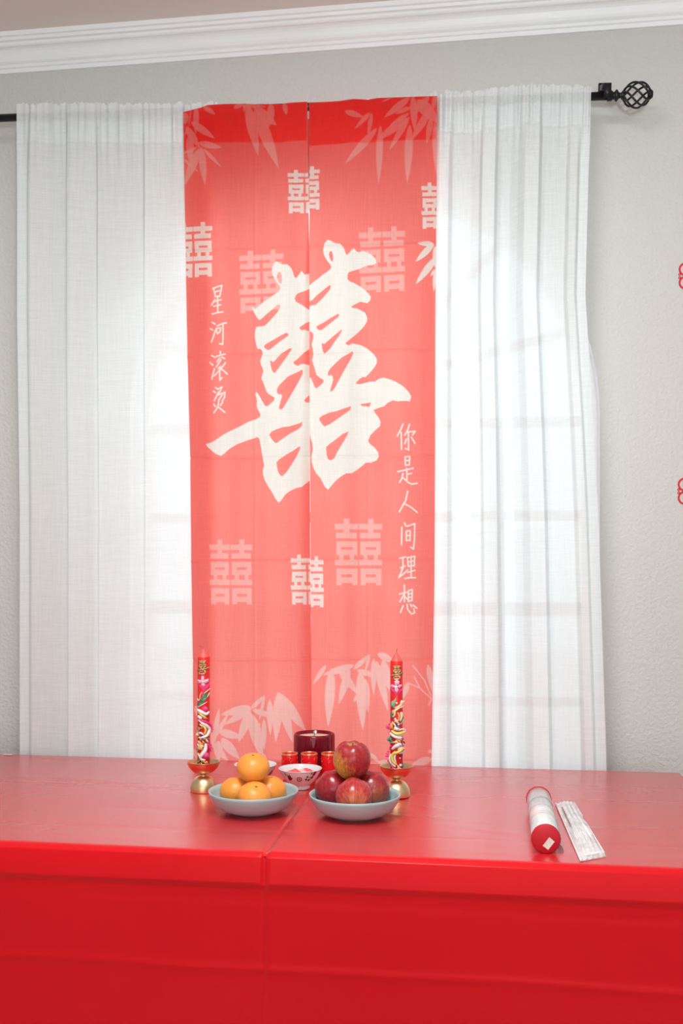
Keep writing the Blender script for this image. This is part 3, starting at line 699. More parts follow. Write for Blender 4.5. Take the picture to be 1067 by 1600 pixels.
YN = YR-RR-0.036
def door_curtain(label, left, right, top, panel, vfold):
    root = tag(empty('door_curtain', at_y((left[0][1]+right[0][1])/2, 160, YN)), label, 'curtain', 'red printed door curtain halves')
    base = np.array(root.location)
    nc, nr = 206, 1150
    s = np.linspace(0, 1, nc)[None, :]; t = np.linspace(0, 1, nr)[:, None]
    topx = np.linspace(left[0][1], right[0][1], nc)
    yt = interp(top, topx)[None, :]; PYr = yt+(1310-yt)*t
    Lx = interp(left, PYr); Rx = interp(right, PYr); PX = Lx+(Rx-Lx)*s
    ink = print_ink(PX, PYr, panel)
    u = (PX-CX)/F; v = (HOR-PYr)/F; T = YN/(cA+u*sA)
    g = np.clip((PYr-190)/400, 0, 1)
    # soft hanging waves, pressed fold lines of the packed cloth, bulge over the rod
    y = 0.0035*g*np.sin(s*2*PI*2.1+panel*1.3+0.4*np.sin(PYr/260.0))+0.0022*g*np.sin(s*2*PI*4.3+1+panel+PYr/500)
    for k, yy in enumerate((386, 552, 714, 876, 1030, 1190)):
        d = PYr-(yy-(PX-480)*0.03*(1 if yy < 700 else .3)); y = y+(-1 if k % 2 else 1)*0.0026*np.exp(-(d/2.0)**2)-(1 if k % 2 else -1)*0.0022*np.exp(-np.abs(d)/22)
    y = y+0.0012*np.exp(-((PX-vfold)/2.0)**2)+0.002*np.exp(-np.abs(PX-vfold)/16)
    if panel == 0: y = y-0.004*np.clip((PYr-300)/500, 0, 1)*np.clip((s-0.75)/0.25, 0, 1)
    else:
        y = y+0.006*np.clip((PYr-320)/100, 0, 1)*np.clip((0.06-s)/0.06, 0, 1)
        y = y+0.016*np.clip((PYr-500)/450, 0, 1)*np.clip((0.16-s)/0.16, 0, 1)
        y = y-0.004*np.exp(-((s-0.1)/0.05)**2)*np.clip((PYr-700)/200, 0, 1)
    P = np.stack([T*(-sA+u*cA)-base[0], YN+y-base[1], CAMZ+T*v-base[2]], -1)
    grid_np('cloth_panel', P, M_RED, root, ink)
    k = int(np.searchsorted(PYr[:, nc//2], 222)); step = np.unique(np.linspace(0, k, 8).astype(int))
    Q = P[step].copy(); Q[:, :, 1] += 2*RR+0.076
    grid_np('rod_pocket', Q[:, ::5], M_RED, root, np.zeros(Q[:, ::5].shape[:2]))
    Q = P[step].copy(); Q[:, :, 1] += 0.0015
    grid_np('pocket_hem', Q[:, ::3], M_RED, root, np.zeros(Q[:, ::3].shape[:2]))
    return root
door_curtain('left half of the red wedding door curtain with four small calligraphy characters', [(160, 285.8), (340, 288.8), (500, 291.4), (712, 296.5), (1020, 301), (1310, 304)], [(160, 480.3), (330, 482.2), (440, 483.3), (700, 483.9), (850, 485), (1100, 487.3), (1310, 488)],
    [(286, 175), (312, 168.5), (324, 164), (350, 162.3), (380, 161.7), (430, 162.5), (440, 163), (450, 160.5), (480, 158.8)], 0, 398)
door_curtain('right half of the red wedding door curtain with six small calligraphy characters', [(160, 482.9), (250, 483.0), (320, 483.6), (400, 481.8), (700, 482.2), (900, 483.0), (1310, 484.5)], [(150, 683.2), (300, 682), (480, 680), (700, 679.6), (900, 678.6), (1000, 677), (1195, 674), (1310, 672)],
    [(484, 160.8), (500, 159.5), (530, 157.7), (552, 154.3), (575, 155), (590, 152.8), (620, 152), (683, 149.8)], 1, 575)

# ================================================================== TABLE + TABLECLOTH
ZT = 0.75; YF = at_z(CX, 1338, ZT).y; YBk = 2.442
xEnd = at_z(1060, 1208, ZT).x; xBeg = xEnd-1.86; xSeam = at_z(412, 1336, ZT).x
tb = tag(empty('folding_table', ((xBeg+xEnd)/2, (YF+YBk)/2, 0)), 'white plastic folding table hidden under the red tablecloth', 'table')
o = tb.location; th = 0.048
for a, b in ((xBeg+0.01, xSeam-0.007), (xSeam+0.007, xEnd-0.01)):
    bm = bmesh.new(); add_box(bm, a-o.x, b-o.x, YF+0.002-o.y, YBk-0.008-o.y, ZT-0.007-th, ZT-0.007, 0.009); bm_obj('tabletop', bm, M_PLASTIC, tb)
for a in (xBeg+0.25, xEnd-0.25):
    for b in (YF+0.10, YBk-0.10):
        bm = bmesh.new(); add_tube(bm, [(a-o.x, b-o.y, 0), (a-o.x, b-o.y, ZT-th-0.0075)], 0.0135, 12); bm_obj('leg', bm, M_STEEL, tb)
    bm = bmesh.new(); add_tube(bm, [(a-o.x, YF+0.10-o.y, 0.25), (a-o.x, YBk-0.10-o.y, 0.25)], 0.010, 10); bm_obj('leg_brace', bm, M_STEEL, tb)

tc = tag(empty('tablecloth', ((xBeg+xEnd)/2, (YF+YBk)/2, ZT)), 'creased glossy red plastic tablecloth over the long table', 'tablecloth')
def cross(n0, w, n1, lo_drop, hi_drop):     # unrolled coordinate with fine steps
    return np.concatenate([np.linspace(-lo_drop, 0, n0, endpoint=False), np.linspace(0, w, n1), np.linspace(w, w+hi_drop, n0+1)[1:]])
Wd = YBk-YF; Ln = xEnd-xBeg
av = cross(24, Ln, 620, 0.45, 0.45)
bv = np.concatenate([np.linspace(-0.66, -0.07, 110, endpoint=False), np.linspace(-0.07, 0.02, 36, endpoint=False), np.linspace(0.02, Wd, 250), np.linspace(Wd, Wd+0.4, 26)[1:]])
A, B = np.meshgrid(av, bv)
dxo = np.maximum(0, np.maximum(-A, A-Ln)); dyo = np.maximum(0, np.maximum(-B, B-Wd))
sx = np.where(A < 0, -1, 1); sy = np.where(B < 0, -1, 1)
X = xBeg+np.clip(A, 0, Ln); Y = YF+np.clip(B, 0, Wd); dm = np.minimum(dxo, dyo); drop = np.maximum(dxo, dyo)
X = X+sx*(0.3*dm+0.004*(dxo > 0)); Y = Y+sy*0.3*dm
Z = ZT-drop
# rounded front edge: the cloth rolls over the table edge, leans out over its thickness, then hangs a little inward
fr = (B < 0.02) & (dxo == 0)
q = np.clip(-B, 0, 1)
edge = np.clip(q/0.05, 0, 1)
out = -0.004-0.007*edge+0.004*np.clip((q-0.05)/0.010, 0, 1)-0.012*np.clip((q-0.06)/0.6, 0, 1)
Y = np.where((B < 0), Y+out*np.clip(q/0.004, 0, 1), Y)
rr = 0.012
near = np.clip(1-np.abs(B)/rr, 0, 1)
Z = Z-0.0045*near**2*(dxo == 0); 
# fold lines of the packed sheet
def ridge(d, w, wide): return np.exp(-(d/w)**2), np.exp(-np.abs(d)/wide)
hgt = np.zeros_like(A)
for k, (b0, h) in enumerate(((at_z(CX, 1240, ZT).y-YF, 0.0018), (at_z(CX, 1305, ZT).y-YF, -0.0018), (-0.195, 0.0022), (-0.078, -0.0008), (0.60, 0.0007), (0.36, -0.0008), (0.22, 0.0008), (-0.36, 0.0008), (-0.52, -0.0022))):
    n1, n2 = ridge(B-b0-0.0015*np.sin(A*7+k*2)-0.0010*np.sin(A*17+k), 0.0055, 0.020); hgt += h*np.where(B < 0, 0.5, 0.18)*(0.9*n1+0.35*n2)
for k, px in enumerate((-38, 117, 268, 424, 582, 752, 922, 1090)):
    x0 = at_y(px, 1450, YF).x-xBeg
    n1, n2 = ridge(A-x0-0.003*np.sin(B*9+k), 0.0055, 0.016); hgt += (0.0011 if k % 2 else -0.0011)*np.where(B < 0, 0.25, 0.10)*(0.9*n1+0.5*n2)*np.where((B < -0.05) | (B > 0), 1, 0.3)
# long slack wrinkles
for k in range(26):
    a0, b0 = rng.uniform(0, Ln), rng.uniform(0.03, Wd); ang = rng.normal(0, 0.16); L_ = rng.uniform(0.06, 0.26)
    da = (A-a0)*math.cos(ang)+(B-b0)*math.sin(ang); db = -(A-a0)*math.sin(ang)+(B-b0)*math.cos(ang)+0.02*np.sin(da*9+k)
    hgt += rng.choice([-1, 1])*rng.uniform(0.0002, 0.0006)*np.exp(-(da/L_)**2)*np.exp(-(db/rng.uniform(0.007, 0.014))**2)
for k in range(5):
    f1, f2, p = rng.uniform(3, 9), rng.uniform(6, 16), rng.uniform(0, 6)
    hgt += 0.0003*np.sin(A*f1+B*f2+p+1.5*np.sin(A*2+k))
sm = np.exp(-((A-(xSeam-xBeg))/0.004)**2)
hgt = hgt-0.0040*sm*np.where(B > -0.052, 1.0, 0.25)*(B < Wd)
hgt = hgt+0.0016*np.clip((A-(xSeam-xBeg))/0.004, 0, 1)*np.exp(-np.clip(A-(xSeam-xBeg), 0, 9)/0.08)
onback = (dyo > 0) & (B > 0); onfront = (B < 0) & (dxo == 0)
Z = Z+np.where(drop == 0, hgt+0.0015, 0.0)
Y = Y-np.where(onfront, hgt*1.6+0.006*np.clip(q/0.6, 0, 1)*np.sin(A*3.1+1.0), 0)
P = np.stack([X-tc.location.x, Y-tc.location.y, Z-tc.location.z], -1)
grid_np('cloth_sheet', P, M_TCLOTH, tc)

def on_table(px, py): return at_z(px, py, ZT)
TZ = ZT+0.0022
# pale tape flag at the back left edge
p = at_z(10, 1182, ZT)
bm = bmesh.new(); add_box(bm, -0.012, 0.012, -0.004, 0.004, 0, 0.0012); 
tp_ = tag(bm_obj('tape_strip', bm, M_TAPE, smooth=False), 'short pale tape strip at the far left table edge', 'tape'); tp_.location = (p.x, YBk-0.012, TZ+0.001)

# ================================================================== FRUIT BOWLS
def bowl_profile(R, Hh, foot):
    outp = [(0, 0.0), (foot-0.004, 0.0), (foot, 0.001), (foot+0.003, 0.004)]
    n_ = 14
    for i in range(1, n_+1):
        a = i/n_; outp.append((foot+0.003+(R-foot-0.003)*(math.sin(a*PI/2)*0.62+a*0.38), 0.004+(Hh-0.004)*(a**1.75)))
    inn = [(R-0.0012, Hh+0.0008), (R-0.0032, Hh-0.0005)]
    for i in range(n_-1, 0, -1):
        r, z = outp[3+i]; inn.append((max(r-0.0038, 0.001), z+0.0032))
    return outp+inn+[(foot-0.002, 0.0075), (0, 0.0070)]
def at_depth_obj(px, t):       # table point in that image column at camera depth t
    u = (px-CX)/F; return Vector((t*(-sA+u*cA), t*(cA+u*sA), TZ))
pBL = at_depth_obj(396, 1.978); pBR = at_depth_obj(554.5, 1.945)
for p, lab in ((pBL, 'pale blue grey bowl holding four oranges'), (pBR, 'pale blue grey bowl holding four red apples')):
    bm = bmesh.new(); add_lathe(bm, bowl_profile(0.0895, 0.044, 0.044), 72)
    b_ = tag(bm_obj('fruit_bowl', bm, M_BOWL), lab, 'bowl', 'pale blue fruit bowls'); b_.location = p

def orange(label, loc, R, rot, seed):
    r = np.random.default_rng(seed); root = tag(empty('orange', loc), label, 'orange', 'oranges in the left bowl')
    root.rotation_euler = rot
    bm = bmesh.new(); prof = []
    for i in range(25):
        a = PI*i/24; rr = R*math.sin(a); z = -R*0.86*math.cos(a)
        if a > 2.8: z -= 0.0028*((a-2.8)/0.34)**1.5
        prof.append((max(rr, 0), z))
    ph = r.uniform(0, 6)
    add_lathe(bm, prof, 40, fn=lambda q, z, a: (q*(1+0.010*math.cos(3*a+ph)+0.006*math.cos(7*a)), z))
    bm_obj('peel', bm, M_ORANGE, root)
    bm = bmesh.new(); add_lathe(bm, [(0, 0.0012), (0.0022, 0.001), (0.0036, 0.0), (0, -0.001)], 10, fn=lambda q, z, a: (q*(1+0.3*math.cos(5*a)), z))
    for v in bm.verts: v.co.z += R*0.86-0.0026
    bm_obj('calyx', bm, M_OLDGOLD_STEM, root)
    return root
M_OLDGOLD_STEM = simple('dry_calyx', (0.16, 0.12, 0.04), 0.8, vary=0.3)
ori = YAW
def bowl_off(p, r, deg, z):     # deg 0 = right of the picture, 270 = towards the camera
    a = math.radians(deg)+ori; return (p.x+r*math.cos(a), p.y+r*math.sin(a), TZ+z)
RO = 0.0331
orange('front orange at the base of the orange pile', bowl_off(pBL, 0.0399, 278, 0.0384), RO*1.0, (0.5, 0.1, 0.3), 1)
orange('left orange at the base of the orange pile', bowl_off(pBL, 0.0396, 158, 0.0380), RO*0.99, (-0.15, 0.1, 1.0), 2)
orange('right orange at the base of the orange pile', bowl_off(pBL, 0.0396, 38, 0.0380), RO*0.99, (0.10, -0.05, 2.0), 3)
orange('single orange on top of the orange pile', bowl_off(pBL, 0.0008, 200, 0.0885), RO*0.99, (0.25, -0.05, 0.4), 4)

pBA = Vector((pBR.x-0.004, pBR.y, pBR.z))
def apple(label, loc, R, rot, m, seed, squash=1.0):
    r = np.random.default_rng(seed); root = tag(empty('apple', loc), label, 'apple', 'apples in the right bowl'); root.rotation_euler = rot
    prof = []; n_ = 40
    for i in range(n_+1):
        a = PI*i/n_                       # bottom -> top
        rad = math.sin(a)**0.86
        z = -math.cos(a)
        rr = R*rad*(1+0.055*z)
        zz = R*squash*0.97*z
        k = max(0, 1-rr/(R*0.50)) if z > 0 else max(0, 1-rr/(R*0.38))
        zz += (-R*0.34 if z > 0 else R*0.20)*k**1.3
        prof.append((rr if 0 < i < n_ else 0, zz))
    ph = r.uniform(0, 6)
    bm = bmesh.new()
    add_lathe(bm, prof, 50, fn=lambda q, z, a: (q*(1+0.014*math.cos(5*a+ph)*(0.6+z/R*0.5)+0.010*math.cos(2*a+ph)), z+0.0012*math.cos(5*a+ph)*(1 if z > 0 else -1)))
    bm_obj('skin', bm, m, root)
    bm = bmesh.new(); add_tube(bm, spline([(0, 0, R*0.60), (0.0008, 0, R*0.80), (0.0025, 0.001, R*0.93)], 5), [0.0011]*10+[0.0016], 7); bm_obj('stem', bm, M_OLDGOLD_STEM, root)
    return root
RA = 0.0356
ap_top = apple_skin('apple_skin_yellow_side', (-0.70, -0.45, -0.45), 0.9, (0.27, 0.010, 0.020), (0.42, 0.028, 0.03), (0.66, 0.40, 0.06))
ap_front = apple_skin('apple_skin_blushed', (0.0, -0.2, -0.9), 0.55, (0.34, 0.016, 0.026), (0.52, 0.055, 0.05), (0.70, 0.30, 0.12))
ap_left = apple_skin('apple_skin_deep_red', (0.3, 0.3, -0.8), 0.3, (0.24, 0.008, 0.018), (0.38, 0.020, 0.028))
ap_right = apple_skin('apple_skin_streaked', (0.2, -0.3, -0.9), 0.35, (0.24, 0.008, 0.018), (0.40, 0.028, 0.032), (0.62, 0.28, 0.1))
apple('front apple at the base of the apple pile', bowl_off(pBA, 0.0437, 272, 0.0470), RA*1.0, (-0.95, 0.1, 0.2), ap_front, 1, 0.98)
apple('dark left apple at the base of the apple pile', bowl_off(pBA, 0.0430, 152, 0.0490), RA*1.0, (-0.75, -0.45, 0.5), ap_left, 2)
apple('right apple at the base of the apple pile', bowl_off(pBA, 0.0430, 32, 0.0470), RA*1.0, (-0.7, 0.40, 0.3), ap_right, 3)
apple('red and yellow apple on top of the apple pile', bowl_off(pBA, 0.0030, 215, 0.1100), RA*1.02, (0.10, 0.03, 0.0), ap_top, 4, 1.04)

# ================================================================== CANDLES IN GOLD HOLDERS
def holder(label, p):
    root = tag(empty('candle_holder', p), label, 'candle holder', 'gold candle holders')
    bm = bmesh.new(); pr = [(0, 0), (0.027, 0), (0.0283, 0.001), (0.0285, 0.0025)]
    for i in range(1, 11):
        a = i/10*PI/2; pr.append((0.0285*math.cos(a)*0.93+0.0285*0.07*(1-i/10)+0.0062*(i/10), 0.0025+0.0315*math.sin(a)))
    pr.append((0, 0.0335)); add_lathe(bm, pr, 48); bm_obj('base', bm, M_GOLD, root)
    bm = bmesh.new(); add_lathe(bm, [(0, 0.032), (0.0085, 0.032), (0.0080, 0.0345), (0.0088, 0.0375), (0, 0.0375)], 32); bm_obj('neck', bm, M_GOLD, root)
    bm = bmesh.new(); pr = [(0, 0.0370)]
    for i in range(1, 13):
        a = i/12*PI/2*0.92; pr.append((0.0358*math.sin(a), 0.0370+0.0315*(1-math.cos(a))))
    r_, z_ = pr[-1]; pr += [(r_+0.0006, z_+0.0006), (r_-0.0010, z_+0.0006)]
    for i in range(11, 0, -1):
        a = i/12*PI/2*0.92; pr.append((0.0358*math.sin(a)-0.0014, 0.0370+0.0315*(1-math.cos(a))+0.0012))
    pr.append((0, 0.0384)); add_lathe(bm, pr, 56); bm_obj('cup', bm, M_GOLD, root)
    return root
pHL = at_depth_obj(318, 2.16); pHR = at_depth_obj(619.5, 2.115)
holder('gold cup candle holder beside the bowl of oranges', pHL)
holder('gold cup candle holder behind the bowl of apples', pHR)

def candle(label, p, t, top_py, wick):
    """candle body; returns root and a mapper from the relief sketch to points on its surface"""
    root = tag(empty('wedding_candle', (p.x, p.y, p.z+0.0386), YAW), label, 'candle', 'red wedding candles')
    R = 0.0134; k = t/F; h = CAMZ-(top_py-HOR)*k-root.location.z
    bm = bmesh.new(); add_lathe(bm, [(0, 0), (R-0.001, 0), (R, 0.001), (R, h-0.001), (R-0.0006, h), (0, h)], 40); bm_obj('wax_body', bm, M_WAX, root)
    bm = bmesh.new(); add_lathe(bm, [(R-0.0008, h-0.0002), (R-0.004, h+0.0055), (0.0045, h+0.0125), (0.002, h+0.0170), (0, h+0.0175)], 36); bm_obj('tip', bm, M_WAXDUST, root)
    bm = bmesh.new(); add_tube(bm, spline([(0, 0, h+0.015)]+[(a, b, h+c) for a, b, c in wick], 5), 0.0006, 6); bm_obj('wick', bm, M_WICK, root)
    return root, R, h
class Relief:
    """relief sketched in small units (15.24 per photo pixel) around the candle axis"""
    def __init__(s, root, R, t, cx, sc, y_to_z): s.root, s.R, s.k, s.cx, s.sc, s.y2z = root, R, t/F, cx, sc, y_to_z
    def p(s, X, Y, lift=0.0005):
        x = (X-s.cx)/s.sc*s.k; z = s.y2z(Y); r = s.R+lift
        if abs(x) < r*0.985: y = -math.sqrt(r*r-x*x)
        else: y = -0.0025-lift*0.3
        return Vector((x, y, z))
    def tube(s, name, m, lines, w, lift=0.0008, flat=1.0, taper=False, n=6):
        bm = bmesh.new()
        for L in lines:
            P = spline([s.p(X, Y, lift) for X, Y in L], 5); w_ = w*(1.4 if 'body' in name else 1.2)/s.sc*s.k/2
            N = len(P)
            rad = [w_*((math.sin(PI*(0.12+0.86*i/(N-1)))**0.6) if taper else 1) for i in range(N)]
            add_tube(bm, P, rad, n, flat=flat)
            if w > 40: bm_obj(name, bm, m, s.root); bm = bmesh.new()
        if w > 40: bm.free(); return
        o = bm_obj(name, bm, m, s.root)
        if len(lines) > 1: tag(o, kind='stuff')
        return o
    def plate(s, name, m, polys, thick=0.0012, lift=0.0002):
        bm = bmesh.new()
        for pl in polys:
            c = (sum(a for a, b in pl)/len(pl), sum(b for a, b in pl)/len(pl))
            top_ = [bm.verts.new(s.p(X, Y, lift+thick*0.75)) for X, Y in pl]
            bot_ = [bm.verts.new(s.p(X, Y, -0.0006)) for X, Y in pl]
            ct = bm.verts.new(s.p(c[0], c[1], lift+thick*1.25)); n_ = len(pl)
            for i in range(n_):
                j = (i+1) % n_; bm.faces.new((top_[i], top_[j], ct)); bm.faces.new((bot_[i], bot_[j], top_[j], top_[i]))
            bm_obj(name, bm, m, s.root, smooth=False); bm = bmesh.new()
        bm.free()
    def balls(s, name, m, items, lift=0.0006):
        bm = bmesh.new()
        for X, Y, d in items:
            add_ball(bm, s.p(X, Y, lift), d/s.sc*s.k/2, 2, (1, 0.8, 1))
            bm_obj(name, bm, m, s.root); bm = bmesh.new()
        bm.free()
HAPPY = [[(-95,-170),(95,-180)],[(-70,-135),(70,-140)],[(0,-200),(0,-130)],[(-80,-90),(-80,-40)],[(80,-100),(80,-45)],[(-80,-92),(80,-100)],[(-80,-42),(80,-45)],[(-40,-30),(-25,0)],[(45,-35),(30,0)],[(-140,45),(-40,20),(60,5),(165,-20)],[(-70,65),(-75,130)],[(-70,65),(70,50),(60,120)],[(-75,130),(60,120)],[(-20,-195),(-25,-130)],[(20,-110),(20,-45)]]
# left candle: dragon
cndL, R_, h_ = candle('red dragon candle with curled wick in the left gold holder', pHL, 2.16, 1026, [(-0.0005, -0.001, 0.0205), (-0.004, -0.001, 0.0215), (-0.0095, -0.001, 0.0235)])
t_ = 2.16-0.0134
zL1 = lambda oy: (lambda Y: CAMZ-((oy+Y/15.24)-HOR)*t_/F-cndL.location.z)
U = Relief(cndL, R_, t_, 370, 15.24, zL1(1005)); D = Relief(cndL, R_, t_, 370, 15.24, zL1(1100))
U.tube('double_happiness_relief', M_OLDGOLD, [[(360+a*0.9, 610+b*1.0) for a, b in L] for L in HAPPY], 34, 0.0008)
U.plate('heart_flower', M_PINK, [[(225,925),(300,880),(370,905),(450,870),(535,930),(500,1040),(410,1150),(320,1060)]], 0.0016)
U.plate('flower_petal', M_LILAC, [[(365,940),(330,900),(345,780),(395,780),(410,900)],[(350,930),(290,960),(205,900),(240,870),(330,880)],[(390,920),(420,870),(505,850),(500,920),(430,960)],[(350,950),(330,990),(390,1025),(430,990),(400,950)]], 0.0024)
U.plate('flower_star', M_CREAMP, [[(370,860),(385,900),(425,905),(395,930),(400,965),(370,945),(335,965),(345,930),(315,905),(355,900)]], 0.0032)
U.plate('leaf', M_GREEN, [[(235,1500),(230,1430),(300,1390),(320,1320),(360,1300),(390,1220),(440,1170),(480,1200),(490,1280),(440,1330),(400,1400),(360,1450),(290,1490)]], 0.0014)
U.tube('leaf_edge', M_CREAMP, [[(235,1320),(270,1370),(315,1310)],[(305,1310),(310,1240),(355,1160)],[(400,1200),(460,1150),(540,1080)],[(470,1290),(510,1220),(520,1180)],[(250,1530),(350,1470),(475,1400)]], 22, 0.0012, taper=True)
D.tube('dragon_body', M_WHITEP, [[(240,140),(330,180),(450,240),(515,180)],[(260,285),(330,330),(360,345)],[(330,450),(440,500),(515,610),(480,740),(380,790),(260,800)],[(440,940),(440,1060),(390,1160),(320,1250),(330,1330)]], 74, 0.0018, 0.8, True, 8)
D.tube('dragon_belly', M_YELLOW, [[(260,190),(340,250),(420,310),(460,330)],[(360,500),(430,570),(440,660),(390,710)],[(300,940),(340,1040),(300,1080)]], 60, 0.0026, 0.8, True)
D.tube('dragon_mane', M_PINK, [[(240,320),(330,380),(430,420),(520,490),(570,560),(590,660)],[(480,950),(520,1060),(540,1150)]], 60, 0.0012, 0.8, True)
spk = [((430,420),(455,375)),((500,470),(545,450)),((545,520),(590,500)),((560,600),(615,630)),((560,650),(590,700)),((490,960),(580,1020)),((510,1040),(610,1080)),((520,1110),(560,1155))]
D.tube('dragon_spine', M_PINK, [[a, ((a[0]+b[0])/2, (a[1]+b[1])/2), b] for a, b in spk], 34, 0.0012, 0.8, True)
D.balls('rose', M_PINK, [(430,120,130),(450,1220,150),(430,1170,90),(490,1260,80)])
D.balls('dragon_head', M_CREAMP, [(240,740,90),(330,830,60),(250,690,60)], 0.0015)
D.tube('dragon_claw', M_OLDGOLD, [[(225,560),(290,600),(250,640)],[(215,600),(260,660),(290,650)],[(370,560),(310,580),(240,540)],[(380,840),(450,820),(535,840)],[(360,870),(420,930),(360,900)],[(230,1010),(280,1070),(210,1150)],[(200,1100),(260,1060),(320,1090)],[(240,1400),(320,1340),(380,1390)],[(260,1440),(330,1410),(380,1440)],[(200,700),(240,760),(300,740)]], 34, 0.0024, 1, True)
D.balls('dragon_eye', M_DARKP, [(335,755,36),(262,840,34),(345,575,30),(325,1350,50)], 0.0030)
D.tube('dragon_scale_row', M_WHITEP, [[(250,890),(320,960),(400,1020)],[(240,960),(300,1010),(340,1080)],[(300,1290),(380,1330),(440,1330)],[(260,380),(340,430),(420,470)],[(250,700),(330,690),(400,740)],[(430,820),(470,880),(500,930)]], 50, 0.0014, 0.8, True)
D.tube('dragon_whisker', M_GOLDP, [[(290,470),(350,520),(420,540)],[(420,640),(440,700),(400,760)],[(250,1180),(290,1250),(280,1320)],[(380,330),(440,340),(490,360)],[(300,1000),(350,1060),(330,1110)],[(390,1350),(440,1420),(500,1430)]], 42, 0.0022, 0.8, True)
D.tube('dragon_flame', M_ORANGEP, [[(270,880),(310,930),(390,960)],[(410,540),(440,580)],[(430,1380),(470,1400),(440,1440)],[(260,1170),(270,1250)]], 60, 0.0016, 0.8, True)
D.tube('green_cloud', M_GREEN, [[(335,810),(350,880)],[(490,1270),(515,1290)]], 44, 0.0022, 1, True)
# right candle: phoenix
cndR, R_, h_ = candle('red phoenix candle with yellow wings in the right gold holder', pHR, 2.115, 1032.5, [(0.0003, -0.001, 0.0205), (0.0004, -0.001, 0.0235), (0.0014, -0.001, 0.0262)])
t_ = 2.115-0.0134
zR1 = lambda oy, sc: (lambda Y: CAMZ-((oy+Y/sc)-HOR)*t_/F-cndR.location.z)
U = Relief(cndR, R_, t_, 375, 16.0, zR1(1010, 16.0)); D = Relief(cndR, R_, t_, 365, 15.24, zR1(1100, 15.24))
U.tube('double_happiness_relief', M_OLDGOLD, [[(375+a*0.95, 690+b*1.05) for a, b in L] for L in HAPPY], 36, 0.0008)
U.plate('heart_flower', M_PINK, [[(215,1030),(300,960),(375,985),(440,955),(540,1030),(510,1100),(370,1210),(260,1130)]], 0.0016)
U.plate('flower_petal', M_LILAC, [[(330,960),(310,870),(375,830),(440,870),(420,950)],[(330,1010),(280,1040),(205,1000),(250,960),(320,970)],[(400,1000),(430,960),(500,960),(500,1000),(440,1040)],[(330,1040),(320,1110),(370,1150),(410,1100),(400,1040)]], 0.0024)
U.plate('flower_star', M_WHITEP, [[(350,940),(370,990),(420,1000),(380,1030),(395,1080),(355,1060),(310,1080),(325,1030),(280,1000),(335,990)]], 0.0034)
U.plate('leaf', M_PALEGREEN, [[(230,1400),(300,1350),(345,1280),(360,1340),(330,1420),(300,1540),(250,1530)]], 0.0014)
U.tube('phoenix_crest', M_CREAMP, [[(320,1540),(420,1500),(500,1440),(570,1370)],[(470,1450),(510,1350)],[(340,1420),(400,1420)],[(460,1530),(540,1490)]], 60, 0.0014, 0.8, True)
D.tube('phoenix_neck', M_CREAMP, [[(500,20),(400,100),(320,160),(310,260),(260,320)],[(460,200),(480,280),(440,420)],[(310,330),(360,420),(420,470)]], 64, 0.0014, 0.8, True)
D.tube('phoenix_flame', M_ORANGEP, [[(380,200),(420,290),(390,380)],[(290,140),(280,250)],[(240,460),(240,540),(250,600)],[(340,830),(420,880),(450,930)],[(380,1510),(420,1560)],[(320,950),(350,970)]], 66, 0.0016, 0.8, True)
D.tube('green_leaf', M_GREEN, [[(255,160),(245,250),(250,340)],[(250,30),(270,90)],[(160,840),(210,860),(260,900)],[(200,800),(230,860),(200,950)],[(130,860),(200,880),(260,800)]], 54, 0.0016, 0.8, True)
D.tube('pale_leaf', M_PALEGREEN, [[(500,290),(520,370),(490,440),(440,490)],[(200,950),(260,920),(330,900)]], 46, 0.0014, 0.8, True)
D.tube('phoenix_wing', M_YELLOW, [[(240,640),(350,700),(470,690),(585,665)],[(300,1180),(400,1140),(480,1090),(555,1090)],[(330,1130),(260,1230),(270,1360),(370,1450)]], 112, 0.0016, 0.6, True, 8)
D.tube('wing_edge', M_WHITEP, [[(280,600),(400,615),(520,610),(600,655)],[(330,740),(470,745),(590,690)],[(380,1080),(480,1045),(565,1075)],[(420,1180),(520,1150),(565,1095)],[(215,1200),(230,1320),(300,1440)],[(330,1190),(310,1290),(345,1400)]], 42, 0.0022, 0.8, True)
D.tube('phoenix_feather', M_CREAMP, [[(300,420),(380,400),(450,330)],[(250,430),(330,520),(300,580)],[(330,880),(420,860),(500,830)],[(260,930),(350,900),(420,950)],[(300,1010),(400,1020),(500,1010)],[(380,1460),(430,1530),(500,1560)]], 44, 0.0014, 0.8, True)
D.tube('phoenix_body', M_WHITEP, [[(210,700),(300,760),(420,800),(490,790)],[(250,1080),(330,1010),(430,960),(470,1000)],[(230,1240),(225,1360),(330,1500)],[(300,560),(370,590),(420,570)]], 80, 0.0016, 0.8, True, 8)
D.tube('phoenix_spike', M_PINK, [[(230,470),(170,520)],[(210,560),(110,540)],[(190,600),(130,580),(145,510)],[(220,600),(160,620)],[(230,690),(170,700)],[(230,1000),(200,1080)],[(220,1080),(180,1090)],[(200,1155),(130,1150)],[(180,1220),(100,1190)],[(180,1270),(85,1255)],[(190,1330),(150,1390)],[(170,1380),(240,1480),(330,1570)],[(210,1430),(290,1560)]], 44, 0.0012, 0.9, True)
D.balls('peacock_eye', M_BLUEP, [(385,545,72),(485,1470,80),(510,840,50),(510,1000,46)], 0.0022)
D.tube('phoenix_beak', M_DARKP, [[(345,450),(365,510)],[(520,900),(560,960)],[(440,1270),(500,1210)]], 30, 0.0024, 1, True)
D.balls('pearl', M_WHITEP, [(450,1460,66),(440,1290,40),(400,480,60)], 0.0014)

